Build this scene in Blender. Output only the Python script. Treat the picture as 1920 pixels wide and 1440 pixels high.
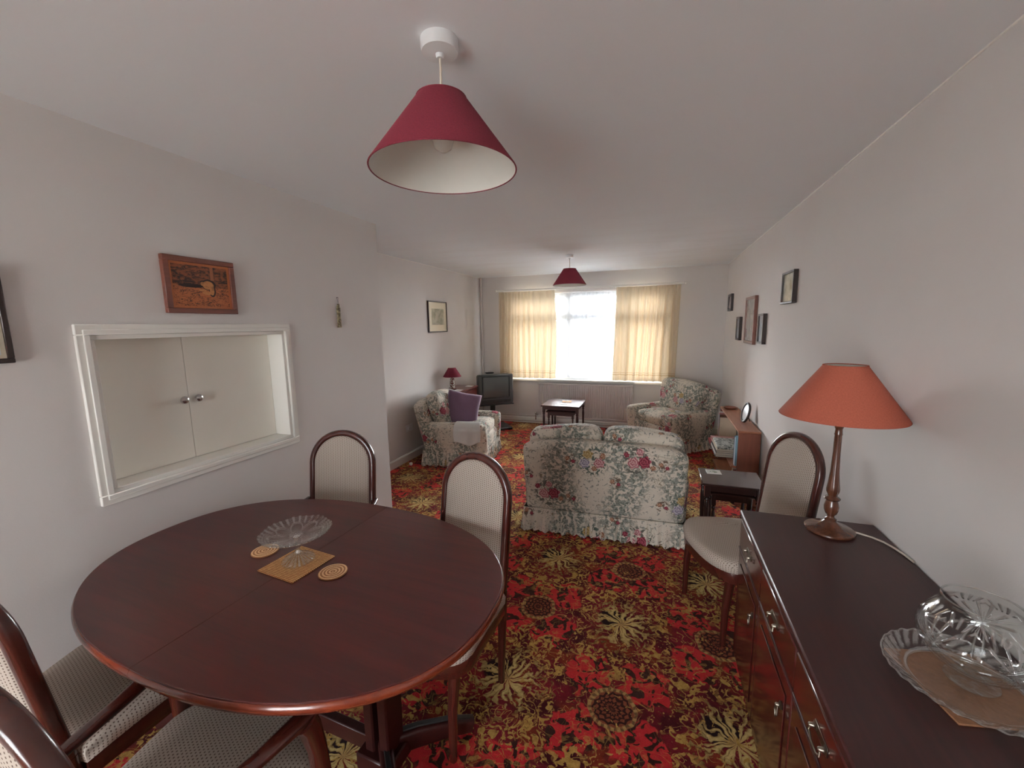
import bpy, bmesh, math, random
from math import sin, cos, pi, radians, sqrt, atan2
from mathutils import Vector, Matrix, noise as mnoise

# ---------------------------------------------------------------- clear
for o in list(bpy.data.objects): bpy.data.objects.remove(o, do_unlink=True)
SC = bpy.context.scene
COL = SC.collection
random.seed(4)

# ---------------------------------------------------------------- camera
cam_d = bpy.data.cameras.new('camera')
cam = bpy.data.objects.new('camera', cam_d); COL.objects.link(cam)
YAW, PIT, ROL = .339766095, .141101511, -.0159977512
def cam_axes():
    sy, cy = sin(YAW), cos(YAW)
    f0 = Vector((-sy, cy, 0)); r0 = Vector((cy, sy, 0)); u0 = Vector((0, 0, 1))
    f = cos(PIT)*f0 - sin(PIT)*u0; u = sin(PIT)*f0 + cos(PIT)*u0
    r = cos(ROL)*r0 + sin(ROL)*u; u2 = -sin(ROL)*r0 + cos(ROL)*u
    return r, u2, f
_r, _u, _f = cam_axes()
cam.matrix_world = Matrix(((_r.x, _u.x, -_f.x, 0), (_r.y, _u.y, -_f.y, 0), (_r.z, _u.z, -_f.z, 1.616), (0, 0, 0, 1)))
cam_d.sensor_width = 36; cam_d.lens = 774.3175*36/1920
cam_d.clip_start = .02; cam_d.clip_end = 200
SC.camera = cam

# ---------------------------------------------------------------- world, light, exposure
W = bpy.data.worlds.new('sky'); SC.world = W; W.use_nodes = True
wn = W.node_tree; bg = wn.nodes['Background']
bg.inputs[0].default_value = (.93, .965, 1.0, 1)
# overcast sky, strength raised on the street side (+y) to brighten the far end
_tc = wn.nodes.new('ShaderNodeTexCoord'); _sp = wn.nodes.new('ShaderNodeSeparateXYZ'); _mr = wn.nodes.new('ShaderNodeMapRange')
_mr.inputs[1].default_value = -.25; _mr.inputs[2].default_value = .25; _mr.inputs[3].default_value = 12.5; _mr.inputs[4].default_value = 58.0
wn.links.new(_tc.outputs['Generated'], _sp.inputs[0]); wn.links.new(_sp.outputs[1], _mr.inputs[0]); wn.links.new(_mr.outputs[0], bg.inputs[1])

def area(name, loc, rot, sx, sy, power=0, portal=False, color=(1, 1, 1)):
    l = bpy.data.lights.new(name, 'AREA'); l.shape = 'RECTANGLE'; l.size = sx; l.size_y = sy
    l.energy = power; l.color = color; l.cycles.is_portal = portal
    o = bpy.data.objects.new(name, l); COL.objects.link(o); o.location = loc; o.rotation_euler = rot
    return o
area('window_portal', (-1.09, 6.80, 1.43), (radians(-90), 0, 0), 2.46, 1.42, portal=True)
area('patio_portal', (-1.10, -2.77, 1.06), (radians(90), 0, 0), 1.62, 2.04, portal=True)
vs = SC.view_settings
vs.view_transform = 'Standard'; vs.look = 'None'; vs.gamma = 1; vs.use_curve_mapping = False
vs.exposure = 0.54
SC.cycles.max_bounces = 12; SC.cycles.diffuse_bounces = 7; SC.cycles.glossy_bounces = 4
SC.cycles.transmission_bounces = 10; SC.cycles.transparent_max_bounces = 16
SC.cycles.use_denoising = True
SC.cycles.caustics_reflective = False; SC.cycles.caustics_refractive = True
SC.cycles.sample_clamp_indirect = 6

# ================================================================ node expressions
NT = None
class X:
    def __init__(s, k): s.k = k
    def __add__(a, b): return M('ADD', a, b)
    __radd__ = __add__
    def __sub__(a, b): return M('SUBTRACT', a, b)
    def __rsub__(a, b): return M('SUBTRACT', b, a)
    def __mul__(a, b): return M('MULTIPLY', a, b)
    __rmul__ = __mul__
    def __truediv__(a, b): return M('DIVIDE', a, b)
    def __neg__(a): return M('MULTIPLY', a, -1.0)
def put(v, sock):
    if isinstance(v, X): NT.links.new(v.k, sock)
    elif isinstance(v, (tuple, list)) and len(v) == 3 and sock.type == 'RGBA': sock.default_value = (*v, 1)
    else: sock.default_value = v
def M(op, *a, clamp=False):
    n = NT.nodes.new('ShaderNodeMath'); n.operation = op; n.use_clamp = clamp
    for i, v in enumerate(a): put(v, n.inputs[i])
    return X(n.outputs[0])
def fsin(a): return M('SINE', a)
def fabs(a): return M('ABSOLUTE', a)
def ffl(a): return M('FLOOR', a)
def fmin(a, b): return M('MINIMUM', a, b)
def fmax(a, b): return M('MAXIMUM', a, b)
def lt(a, b): return M('LESS_THAN', a, b)
def gt(a, b): return M('GREATER_THAN', a, b)
def ln2(a, b): return M('SQRT', a*a+b*b)
def at2(a, b): return M('ARCTAN2', a, b)
def ss(a, b, x):
    n = NT.nodes.new('ShaderNodeMapRange'); n.interpolation_type = 'SMOOTHSTEP'
    put(x, n.inputs[0]); put(a, n.inputs[1]); put(b, n.inputs[2])
    return X(n.outputs[0])
def vec(x, y=0.0, z=0.0):
    n = NT.nodes.new('ShaderNodeCombineXYZ'); put(x, n.inputs[0]); put(y, n.inputs[1]); put(z, n.inputs[2]); return X(n.outputs[0])
def sep(v):
    n = NT.nodes.new('ShaderNodeSeparateXYZ'); put(v, n.inputs[0]); return X(n.outputs[0]), X(n.outputs[1]), X(n.outputs[2])
def coord(kind='UV'):
    n = NT.nodes.new('ShaderNodeTexCoord'); return X(n.outputs[kind])
def noi(v, scale, detail=2.0, rough=.5, dist=0.0):
    n = NT.nodes.new('ShaderNodeTexNoise'); put(v, n.inputs['Vector'])
    n.inputs['Scale'].default_value = scale; n.inputs['Detail'].default_value = detail
    n.inputs['Roughness'].default_value = rough; n.inputs['Distortion'].default_value = dist
    return X(n.outputs[0])
def vor(v, scale, out='Distance', rnd=1.0):
    n = NT.nodes.new('ShaderNodeTexVoronoi'); put(v, n.inputs['Vector']); n.inputs['Scale'].default_value = scale
    n.inputs['Randomness'].default_value = rnd
    return X(n.outputs[out])
def mix(f, a, b):
    n = NT.nodes.new('ShaderNodeMix'); n.data_type = 'RGBA'
    put(f, n.inputs[0]); put(a, n.inputs[6]); put(b, n.inputs[7]); return X(n.outputs[2])
def bump(h, strength, dist=.002):
    n = NT.nodes.new('ShaderNodeBump'); put(h, n.inputs['Height'])
    n.inputs['Strength'].default_value = strength; n.inputs['Distance'].default_value = dist
    return X(n.outputs[0])
MATS = {}
def mat(name, fn):
    global NT
    m = bpy.data.materials.new(name); m.use_nodes = True; NT = m.node_tree
    p = NT.nodes['Principled BSDF']; fn(p); MATS[name] = m; return m
def P(p, **k):
    ren = dict(col='Base Color', rough='Roughness', metal='Metallic', ior='IOR', trans='Transmission Weight',
               coat='Coat Weight', coatr='Coat Roughness', sheen='Sheen Weight', spec='Specular IOR Level', nrm='Normal')
    for a, v in k.items(): put(v, p.inputs[ren[a]])
def plain(name, col, rough=.6, vary=.06, nscale=30, **k):
    def f(p):
        n = noi(coord('Object'), nscale, 3.0)
        c1 = tuple(max(0, c*(1-vary)) for c in col); c2 = tuple(min(1, c*(1+vary)) for c in col)
        P(p, col=mix(n, c1, c2), rough=rough, **k)
    return mat(name, f)

# ---- walls / ceiling
def wall_mat(name, c, c2):
    def f(p):
        o = coord('Object')
        n = noi(o, 1.3, 4.0, .6); g = noi(o, 220, 2.0)
        P(p, col=mix(ss(.3, .7, n), c, c2), rough=.88, spec=.25, nrm=bump(g + .6*noi(o, 40, 3.0), .18, .0012))
    return mat(name, f)
WALL = wall_mat('wall_paper', (.715, .685, .665), (.695, .66, .64))
def ceil_f(p):
    o = coord('Object'); x, y, z = sep(o)
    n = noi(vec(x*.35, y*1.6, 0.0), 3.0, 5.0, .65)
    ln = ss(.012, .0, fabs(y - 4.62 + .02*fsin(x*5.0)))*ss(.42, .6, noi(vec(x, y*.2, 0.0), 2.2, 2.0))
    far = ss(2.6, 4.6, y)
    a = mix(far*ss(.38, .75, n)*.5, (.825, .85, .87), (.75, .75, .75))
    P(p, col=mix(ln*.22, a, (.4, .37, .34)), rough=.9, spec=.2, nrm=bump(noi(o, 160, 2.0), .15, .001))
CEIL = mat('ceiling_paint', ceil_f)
WHITE = plain('white_gloss_paint', (.82, .80, .75), .38, .02, 4)
CREAM = plain('cream_door_paint', (.86, .83, .75), .42, .03, 3)
UPVC = plain('white_plastic', (.80, .81, .82), .3, .02)
PINKP = plain('painted_pipe', (.58, .52, .49), .5, .03)
RADM = plain('radiator_enamel', (.68, .63, .61), .45, .02, 6)

# ---- carpet
def carpet_f(p):
    o = coord('Object'); x0, y0, _ = sep(o)
    w1 = noi(o, 9.0, 2.0) - .5; w2 = noi(vec(y0, x0, 3.7), 9.0, 2.0) - .5
    x = x0 + .136 + w1*.05; y = y0 - 2.108 + w2*.05
    i = ffl(x/.47 + .5); lx = x - i*.47
    yy = y - i*.52; ly = yy - ffl(yy/1.04 + .5)*1.04
    r = ln2(lx, ly*.92); th = at2(ly, lx)
    v3 = vec(x, y, 0.0)
    # ground
    g1 = noi(o, 5.5, 3.0, .55)
    col = mix(ss(.40, .60, g1), (.075, .006, .010), (.205, .011, .020))
    col = mix(ss(.52, .66, noi(vec(x0, y0, 5.0), 7.0, 2.0)), col, (.22, .030, .012))
    # bright scarlet patches beside the cones
    bx = fabs(lx) - .13; by = fabs(ly) - .37
    bd = ln2(bx, by) + .20*(noi(v3, 11, 3.0) - .5)
    bm = ss(.120, .105, bd)
    col = mix(bm, col, mix(noi(o, 30, 1.0), (.44, .014, .030), (.60, .035, .028)))
    # dark brown acanthus inside the scarlet
    lv = noi(vec(x, y, 9.0), 17, 1.5, .5, 1.2)
    lm = ss(.52, .54, lv)*ss(.13, .10, bd)
    col = mix(lm, col, (.050, .016, .012))
    # rust scroll leaves everywhere
    l2 = noi(vec(x, y, 2.0), 15, 1.0, .5, 2.2)
    m2 = ss(.615, .63, l2)*(1.0 - bm*.8)
    vein = ss(.3, .7, noi(vec(x, y, 2.5), 90, 1.0))
    col = mix(m2, col, mix(vein, (.13, .030, .012), (.33, .17, .05)))
    # thin gold scroll lines
    sb = noi(vec(x, y, 0.5), 8.5, 0.5, .5, 1.6)
    brk = ss(.43, .5, noi(vec(x, y, 7.5), 6.0, 1.0))
    s1 = ss(.017, .010, fabs(sb - .5))*brk
    s2 = ss(.014, .008, fabs(noi(vec(x, y, 4.5), 13, 0.5, .5, 1.8) - .47))*ss(.45, .52, noi(vec(x, y, 1.5), 5.0, 1.0))
    gold = mix(noi(o, 60, 1.0), (.26, .12, .022), (.66, .44, .12))
    col = mix(fmin(1.0, s1 + s2)*(1.0 - bm*.6), col, gold)
    # olive gold leaf sprays round the bursts
    sp = noi(vec(x, y, 6.1), 24, 1.0, .5, 1.5)
    ring = ss(.15, .20, r)*ss(.40, .27, r)
    col = mix(ss(.55, .565, sp)*ring, col, gold)
    # cones / round flowers
    cy = fabs(ly) - .52; rc = ln2(lx, cy); tc = at2(cy, lx)
    sc = fsin(rc*300.0 + 3.0*fabs(fsin(tc*7.0 + ffl(rc*48.0)*1.57)))
    cc = mix(ss(-.1, .4, sc), (.045, .013, .010), (.24, .062, .028))
    rim = ss(.082, .088, rc)*(.35 + .65*ss(-.2, .3, fsin(tc*22.0)))
    cc = mix(rim, cc, (.42, .26, .09))
    col = mix(ss(.105, .100, rc), col, cc)
    # dark ground showing in the gap of the burst
    gx = lx + .055; gy = ly - .035
    col = mix(ss(.085, .06, ln2(gx, gy) + .03*w1), col, (.020, .006, .008))
    # chrysanthemum burst: ragged petals with curled tips
    wob = noi(vec(x, y, 11.0), 12, 2.0) - .5
    R = .205*(1.0 + .9*(noi(vec(x, y, 3.3), 10, 2.0) - .5))
    q = r/R
    p1 = fsin(th*9.0 + wob*13.0 + q*q*2.6)
    p2 = fsin(th*17.0 + wob*16.0 - q*q*4.0 + 1.0)
    e1 = p1 - (q*1.5 - .35); e2 = p2*.9 - (q*1.5 - .35)
    e = fmax(e1, e2)
    frill = noi(vec(x, y, 14.0), 48, 1.0) - .5
    bmask = ss(.0, .12, e + frill*2.6)*lt(q, 1.25)
    shade = ss(.1, .9, e*.55 + .6*noi(vec(x, y, 13.0), 60, 1.0))
    split = ss(.14, .05, fabs(p1 - p2*.6) )*ss(.2, .4, q)
    bc = mix(shade, (.17, .085, .018), (.66, .50, .20))
    bc = mix(split*.75, bc, (.10, .045, .012))
    bc = mix(ss(.25, .0, q)*.6, bc, (.50, .26, .09))
    col = mix(bmask, col, bc)
    # speckle of small gold sprigs over everything
    sg = noi(vec(x, y, 21.0), 40, 1.0, .5, 1.0)
    col = mix(ss(.655, .675, sg)*(1.0 - bm), col, gold)
    pile = noi(o, 420, 1.0); pl2 = noi(o, 150, 2.0)
    f = ss(.15, .85, pile*.6 + pl2*.4)
    dark = mix(f, (.62, .60, .60), (1.25, 1.22, 1.2))
    n = NT.nodes.new('ShaderNodeMix'); n.data_type = 'RGBA'; n.blend_type = 'MULTIPLY'; n.inputs[0].default_value = .9
    put(col, n.inputs[6]); put(dark, n.inputs[7])
    P(p, col=X(n.outputs[2]), rough=.95, spec=.1, sheen=.05, nrm=bump(pl2 + pile, .5, .004))
CARPET = mat('patterned_carpet', carpet_f)

# ---- floral chintz (UV in metres)
def chintz_f(p):
    u, v, _ = sep(coord('UV'))
    w = noi(vec(u, v, 0.0), 12, 1.0) - .5
    u = u + w*.02 + .06; v = v + w*.015
    def cell(pu, pv, ou, ov):
        a = u - ou; i = ffl(a/pu + .5); b = v - ov - i*(pv*.5)
        return a - i*pu, b - ffl(b/pv + .5)*pv
    g = noi(vec(u, v, 2.0), 3.0, 1.0)
    col = mix(g, (.60, .54, .45), (.66, .60, .51))
    # grey-green foliage drifts
    a, b = cell(.44, .62, .22, .0)
    dr = fabs(a + .05*fsin(b*11.0)) + .03*(noi(vec(u, v, 4.0), 9, 1.0)-.5)
    lf = noi(vec(u, v, 5.0), 34, 1.5, .5, .6)
    drift = ss(.175, .08, dr)
    lm = ss(.455, .50, lf)*drift
    lc = mix(ss(.38, .6, noi(vec(u, v, 6.0), 70, 1.0)), (.13, .145, .12), (.33, .345, .30))
    col = mix(lm, col, lc)
    lf2 = noi(vec(u, v, 15.0), 42, 1.5, .5, .9)
    col = mix(ss(.61, .635, lf2), col, (.27, .265, .23))
    # loose twigs
    tw = ss(.018, .008, fabs(noi(vec(u, v, 8.0), 17, 1.0, .5, 1.5) - .5))*ss(.5, .56, noi(vec(u, v, 9.0), 7, 1.0))
    col = mix(tw, col, (.22, .19, .13))
    # bouquets
    def bouquet(cu, cv, fl, rad, leafcol):
        nonlocal col
        rr = ln2(cu, cv)
        n1 = noi(vec(u, v, 3.0+rad*10), 40, 1.0, .5, .8)
        m = ss(.53, .555, n1)*ss(rad, rad*.75, rr + .03*(n1-.5))
        col = mix(m, col, leafcol)
        for (fx, fy, fr, ca, cb) in fl:
            du = cu - fx; dv = cv - fy; fr2 = ln2(du, dv); t = at2(dv, du)
            edge = fr*(1.0 + .13*fsin(t*6.0))
            k = ss(-.3, .5, fsin(fr2*330.0 + 1.6*fsin(t*3.0) + 1.2*fsin(t*5.0 + fr2*60.0)))
            cc = mix(k, ca, cb)
            col = mix(M('LESS_THAN', fr2, edge), col, cc)
    pink = ((.33, .11, .13), (.60, .38, .36)); red = ((.16, .02, .035), (.38, .08, .11))
    yel = ((.30, .19, .07), (.52, .40, .20)); lil = ((.22, .19, .27), (.50, .47, .52)); rus = ((.24, .09, .05), (.50, .33, .22))
    a, b = cell(.66, .62, .0, .0)
    bouquet(a, b, [(-.035, .05, .034, *yel), (-.06, -.02, .036, *lil), (.05, -.01, .038, *pink), (.075, .045, .022, *rus), (.015, -.055, .020, *rus)], .135, (.10, .13, .11))
    a, b = cell(.66, .62, .33, .02)
    bouquet(a, b, [(-.04, -.01, .042, *pink), (.035, .0, .042, *red), (-.09, .05, .020, *red), (.09, -.04, .018, *rus), (.0, .07, .026, *pink)], .14, (.12, .12, .10))
    a, b = cell(.33, .31, .165, .155)
    bouquet(a, b, [(-.02, .01, .016, *rus), (.022, -.012, .014, *red)], .055, (.15, .11, .08))
    P(p, col=col, rough=.85, spec=.2, sheen=.15, nrm=bump(noi(coord('Object'), 18, 3.0), .35, .012))
CHINTZ = mat('floral_chintz', chintz_f)

# ---- dotted seat fabric
def weave_f(p):
    u, v, _ = sep(coord('UV'))
    a = u/.0105; i = ffl(a + .5); fu = a - i
    par = i - 2.0*ffl(i*.5)
    b = v/.0095 + par*.5; fv = b - ffl(b + .5)
    d = ln2(fu*1.25, fv*.85)
    m = ss(.27, .17, d)
    g = noi(vec(u, v, 0.0), 500, 1.0)
    base = mix(g, (.44, .375, .315), (.55, .48, .415))
    P(p, col=mix(m, base, (.15, .105, .085)), rough=.9, spec=.15, nrm=bump(1.0 - m, .35, .001))
WEAVE = mat('dotted_seat_fabric', weave_f)

def wood(name, c1, c2, rough=.28, coat=.35, coatr=.12, axis='x', sc=1.0, bmp=.03):
    def f(p):
        x, y, z = sep(coord('Object'))
        s = dict(x=(1.2, 16, 16), y=(16, 1.2, 16), z=(16, 16, 1.2))[axis]
        v = vec(x*s[0]*sc, y*s[1]*sc, z*s[2]*sc)
        n = noi(v, 1.6, 4.0, .6, .6); n2 = noi(v, 7.0, 2.0)
        P(p, col=mix(ss(.3, .7, n*.75 + n2*.25), c1, c2), rough=rough, coat=coat, coatr=coatr, nrm=bump(n2, bmp, .001))
    return mat(name, f)
TABLE = wood('mahogany_table_top', (.060, .009, .0075), (.098, .014, .0105), .34, .14, .14, 'x', .8)
TEDGE = wood('mahogany_edge', (.13, .022, .010), (.21, .036, .013), .26, .6, .12, 'x')
CHWD = wood('mahogany_chair_frame', (.052, .0105, .0075), (.074, .015, .0095), .26, .5, .10, 'z', .6, .01)
MAHO = wood('mahogany_cabinet', (.034, .0075, .007), (.052, .0105, .009), .40, .06, .15, 'y', 1.0, .01)
SIDEF = wood('mahogany_cabinet_front', (.055, .008, .007), (.085, .013, .009), .24, .6, .10, 'y')
DARKW = wood('dark_occasional_wood', (.020, .009, .008), (.038, .014, .011), .25, .6, .12, 'y')
REDW = wood('red_chest_wood', (.09, .016, .014), (.13, .024, .020), .28, .5, .12, 'y')
TEAK = wood('teak_veneer', (.22, .075, .035), (.33, .125, .060), .42, .15, .2, 'y')
TEAKS = wood('teak_side_veneer', (.15, .040, .020), (.20, .058, .028), .42, .15, .2, 'z')
LAMPW = wood('turned_lamp_wood', (.070, .022, .011), (.145, .050, .024), .26, .7, .1, 'z')
COPF = wood('picture_frame_wood', (.10, .028, .018), (.17, .050, .030), .4, .3, .2, 'y')
BLACKF = plain('dark_picture_frame', (.028, .016, .014), .35)
BLACKP = plain('black_plastic', (.020, .021, .022), .42)
TVBODY = plain('grey_black_television_casing', (.075, .078, .078), .5)
BRASS = plain('antique_brass', (.30, .27, .22), .32, .1, 40, metal=1.0)
CHROME = plain('silver_knob_metal', (.62, .60, .60), .22, .05, 40, metal=1.0)

def shade_m(name, c, trans=.0):
    def f(p):
        u, v, _ = sep(coord('UV'))
        n = noi(vec(u*160, v*600, 0.0), 1.0, 1.0); n2 = noi(vec(u*600, v*160, 5.0), 1.0, 1.0)
        P(p, col=mix(ss(.3, .7, n*.5+n2*.5), tuple(a*.85 for a in c), tuple(min(1, a*1.12) for a in c)), rough=.85, spec=.2, nrm=bump(n+n2, .15, .0008))
    return mat(name, f)
SHRED = shade_m('burgundy_shade_fabric', (.165, .020, .034))
SHORG = shade_m('terracotta_shade_fabric', (.40, .105, .066))
SHLIN = plain('white_shade_lining', (.72, .71, .66), .8, .02)
CORD = plain('cream_flex', (.62, .55, .46), .5)
BULB = plain('frosted_bulb', (.62, .60, .54), .25)

def cork_f(p):
    u, v, _ = sep(coord('Object'))
    n = noi(coord('Object'), 190, 3.0, .6); r = ln2(u, v)
    rings = ss(.2, .8, fsin(r*560.0 + 3.0*n)*.5 + .5)
    P(p, col=mix(ss(.30, .62, n*.55 + rings*.45), (.36, .15, .055), (.78, .49, .26)), rough=.7, nrm=bump(rings + n, .5, .001))
CORKR = mat('ringed_cork', cork_f)
def cork2_f(p):
    u, v, _ = sep(coord('Object'))
    a = fsin((u+v)*430.0); b = fsin((u-v)*430.0); n = noi(coord('Object'), 120, 2.0)
    k = ss(-.5, .8, a*b + n - .5)
    P(p, col=mix(k, (.30, .085, .02), (.85, .52, .20)), rough=.65, nrm=bump(k, .6, .0015))
CORKW = mat('woven_cork', cork2_f)
CORKB = plain('brown_cork_mat', (.34, .155, .075), .7, .35, 90)

def glass_mat(name, cut, bs=.9):
    def f(p):
        nt = NT; out = nt.nodes['Material Output']; nt.nodes.remove(p)
        t = nt.nodes.new('ShaderNodeBsdfTransparent'); t.inputs[0].default_value = (.975, .985, .98, 1)
        g = nt.nodes.new('ShaderNodeBsdfGlossy'); g.inputs['Roughness'].default_value = .05
        rf = nt.nodes.new('ShaderNodeBsdfRefraction'); rf.inputs['Roughness'].default_value = .0; rf.inputs['IOR'].default_value = 1.08
        x, y, z = sep(coord('Object'))
        m = cut(x, y, z)
        nrm = bump(m, bs, .003)
        NT.links.new(nrm.k, g.inputs['Normal'])
        fr = nt.nodes.new('ShaderNodeLayerWeight'); fr.inputs[0].default_value = .5; NT.links.new(nrm.k, fr.inputs['Normal'])
        fac = fmin(.8, .012 + M('POWER', X(fr.outputs[1]), 4.0)*.65 + m*.32)
        mm = nt.nodes.new('ShaderNodeMixShader'); nt.nodes.remove(rf)
        put(fac, mm.inputs[0]); nt.links.new(t.outputs[0], mm.inputs[1]); nt.links.new(g.outputs[0], mm.inputs[2])
        nt.links.new(mm.outputs[0], out.inputs[0])
    return mat(name, f)
def cut_plain(x, y, z): return ss(.45, .75, noi(vec(x, y, z), 60, 1.0))*.4
def cut_star(x, y, z):
    t = at2(y, x); h = (z - .100)/.062; c = t*(5/(2*pi)); a = (c - ffl(c) - .5)*2.4
    q = ln2(a, h); an = at2(h, a)
    ray = ss(.86, .98, fabs(fsin(an*6.0)))*ss(1.15, .95, q)
    ray2 = ss(.90, .98, fabs(fsin(an*15.0)))*ss(.6, .5, q)
    c2 = t*(10/(2*pi)) ; b = (c2 - ffl(c2) - .5)*2.0; h2 = (z - .158)/.02
    fan = ss(.75, .95, fabs(fsin(at2(h2 + 1.0, b)*9.0)))*ss(.152, .158, z)*ss(.182, .176, z)
    return fmin(1.0, ray + ray2 + fan)
def cut_petal(x, y, z):
    t = at2(y, x); r = ln2(x, y)
    pe = fabs(fsin(t*4.0))
    rim = ss(.005, .002, fabs(r - (.034 + .060*M('POWER', pe, .55))))
    rays = ss(.75, .95, fabs(fsin(t*16.0)))*gt(r, .090)*.8
    arcs = ss(.5, .9, fsin(r*700.0))*gt(r, .050 + .052*pe)*.6
    core = ss(.026, .022, r)*ss(.6, .9, fabs(fsin(t*10.0)))
    return fmin(1.0, rim + rays + arcs + core)*lt(.09, z) + ss(.6, .95, fabs(fsin(t*10.0)))*lt(z, .09)*.8
def cut_twist(x, y, z):
    t = at2(y, x); r = ln2(x, y)
    tw = ss(.35, .9, fabs(fsin(t*16.0 + r*120.0)))*ss(.112, .120, r)*ss(.149, .144, r)
    return fmin(1.0, tw + ss(.004, .002, fabs(r - .104)) + ss(.003, .001, fabs(r - .1505)))
GLASS = glass_mat('pressed_glass', cut_plain)
GLRIM = glass_mat('clear_glass_rim', lambda x, y, z: ss(-1.0, 1.0, z)*1.6, .1)
GLSTAR = glass_mat('star_cut_glass', cut_star)
GLPET = glass_mat('petal_pressed_glass', cut_petal, .25)
GLTW = glass_mat('twist_rim_glass', cut_twist)
def pane_f(p):
    nt = NT; out = nt.nodes['Material Output']; nt.nodes.remove(p)
    t = nt.nodes.new('ShaderNodeBsdfTransparent'); g = nt.nodes.new('ShaderNodeBsdfGlossy'); g.inputs['Roughness'].default_value = .02
    fr = nt.nodes.new('ShaderNodeFresnel'); fr.inputs[0].default_value = 1.35
    m = nt.nodes.new('ShaderNodeMixShader'); nt.links.new(fr.outputs[0], m.inputs[0]); nt.links.new(t.outputs[0], m.inputs[1]); nt.links.new(g.outputs[0], m.inputs[2])
    nt.links.new(m.outputs[0], out.inputs[0])
PANE = mat('window_glass', pane_f)
def cloth_mat(name, cd, ct, transl, transp, stripes=False):
    def f(p):
        nt = NT; out = nt.nodes['Material Output']; nt.nodes.remove(p)
        d = nt.nodes.new('ShaderNodeBsdfDiffuse'); tr = nt.nodes.new('ShaderNodeBsdfTranslucent'); tp = nt.nodes.new('ShaderNodeBsdfTransparent')
        put(cd, d.inputs[0]); put(ct, tr.inputs[0])
        m1 = nt.nodes.new('ShaderNodeMixShader'); m2 = nt.nodes.new('ShaderNodeMixShader')
        m1.inputs[0].default_value = transl
        nt.links.new(d.outputs[0], m1.inputs[1]); nt.links.new(tr.outputs[0], m1.inputs[2])
        u, v, _ = sep(coord('UV'))
        if stripes:
            # woven bands near the hem
            hem = ss(.012, .006, fabs(v - .855)) + ss(.006, .003, fabs(v - .885))
            put(mix(fmin(1.0, hem)*.6, cd, (.42, .30, .16)), d.inputs[0]); put(mix(fmin(1.0, hem)*.6, ct, (.45, .30, .15)), tr.inputs[0])
        nt.links.new(m1.outputs[0], m2.inputs[1]); nt.links.new(tp.outputs[0], m2.inputs[2])
        if transp > 0:
            k = ss(.2, .8, noi(vec(u*260, v*260, 0.0), 1.0, 1.0))
            put(k*.3 + (transp-.15), m2.inputs[0])
        else: m2.inputs[0].default_value = 0
        nt.links.new(m2.outputs[0], out.inputs[0])
    return mat(name, f)
CURT = cloth_mat('cream_curtain_cloth', (.66, .56, .42), (.70, .56, .38), .12, 0, True)
NET = cloth_mat('white_net', (.86, .88, .90), (.86, .90, .95), .55, .34)
ARMC = plain('white_arm_cloth', (.66, .65, .62), .9, .05, 60)
PURP = plain('mauve_cushion_cloth', (.155, .085, .140), .9, .12, 60, sheen=.3)
def screen_f(p): P(p, col=(.085, .092, .088), rough=.10, coat=.6, coatr=.04)
SCREEN = mat('television_glass', screen_f)

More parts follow.
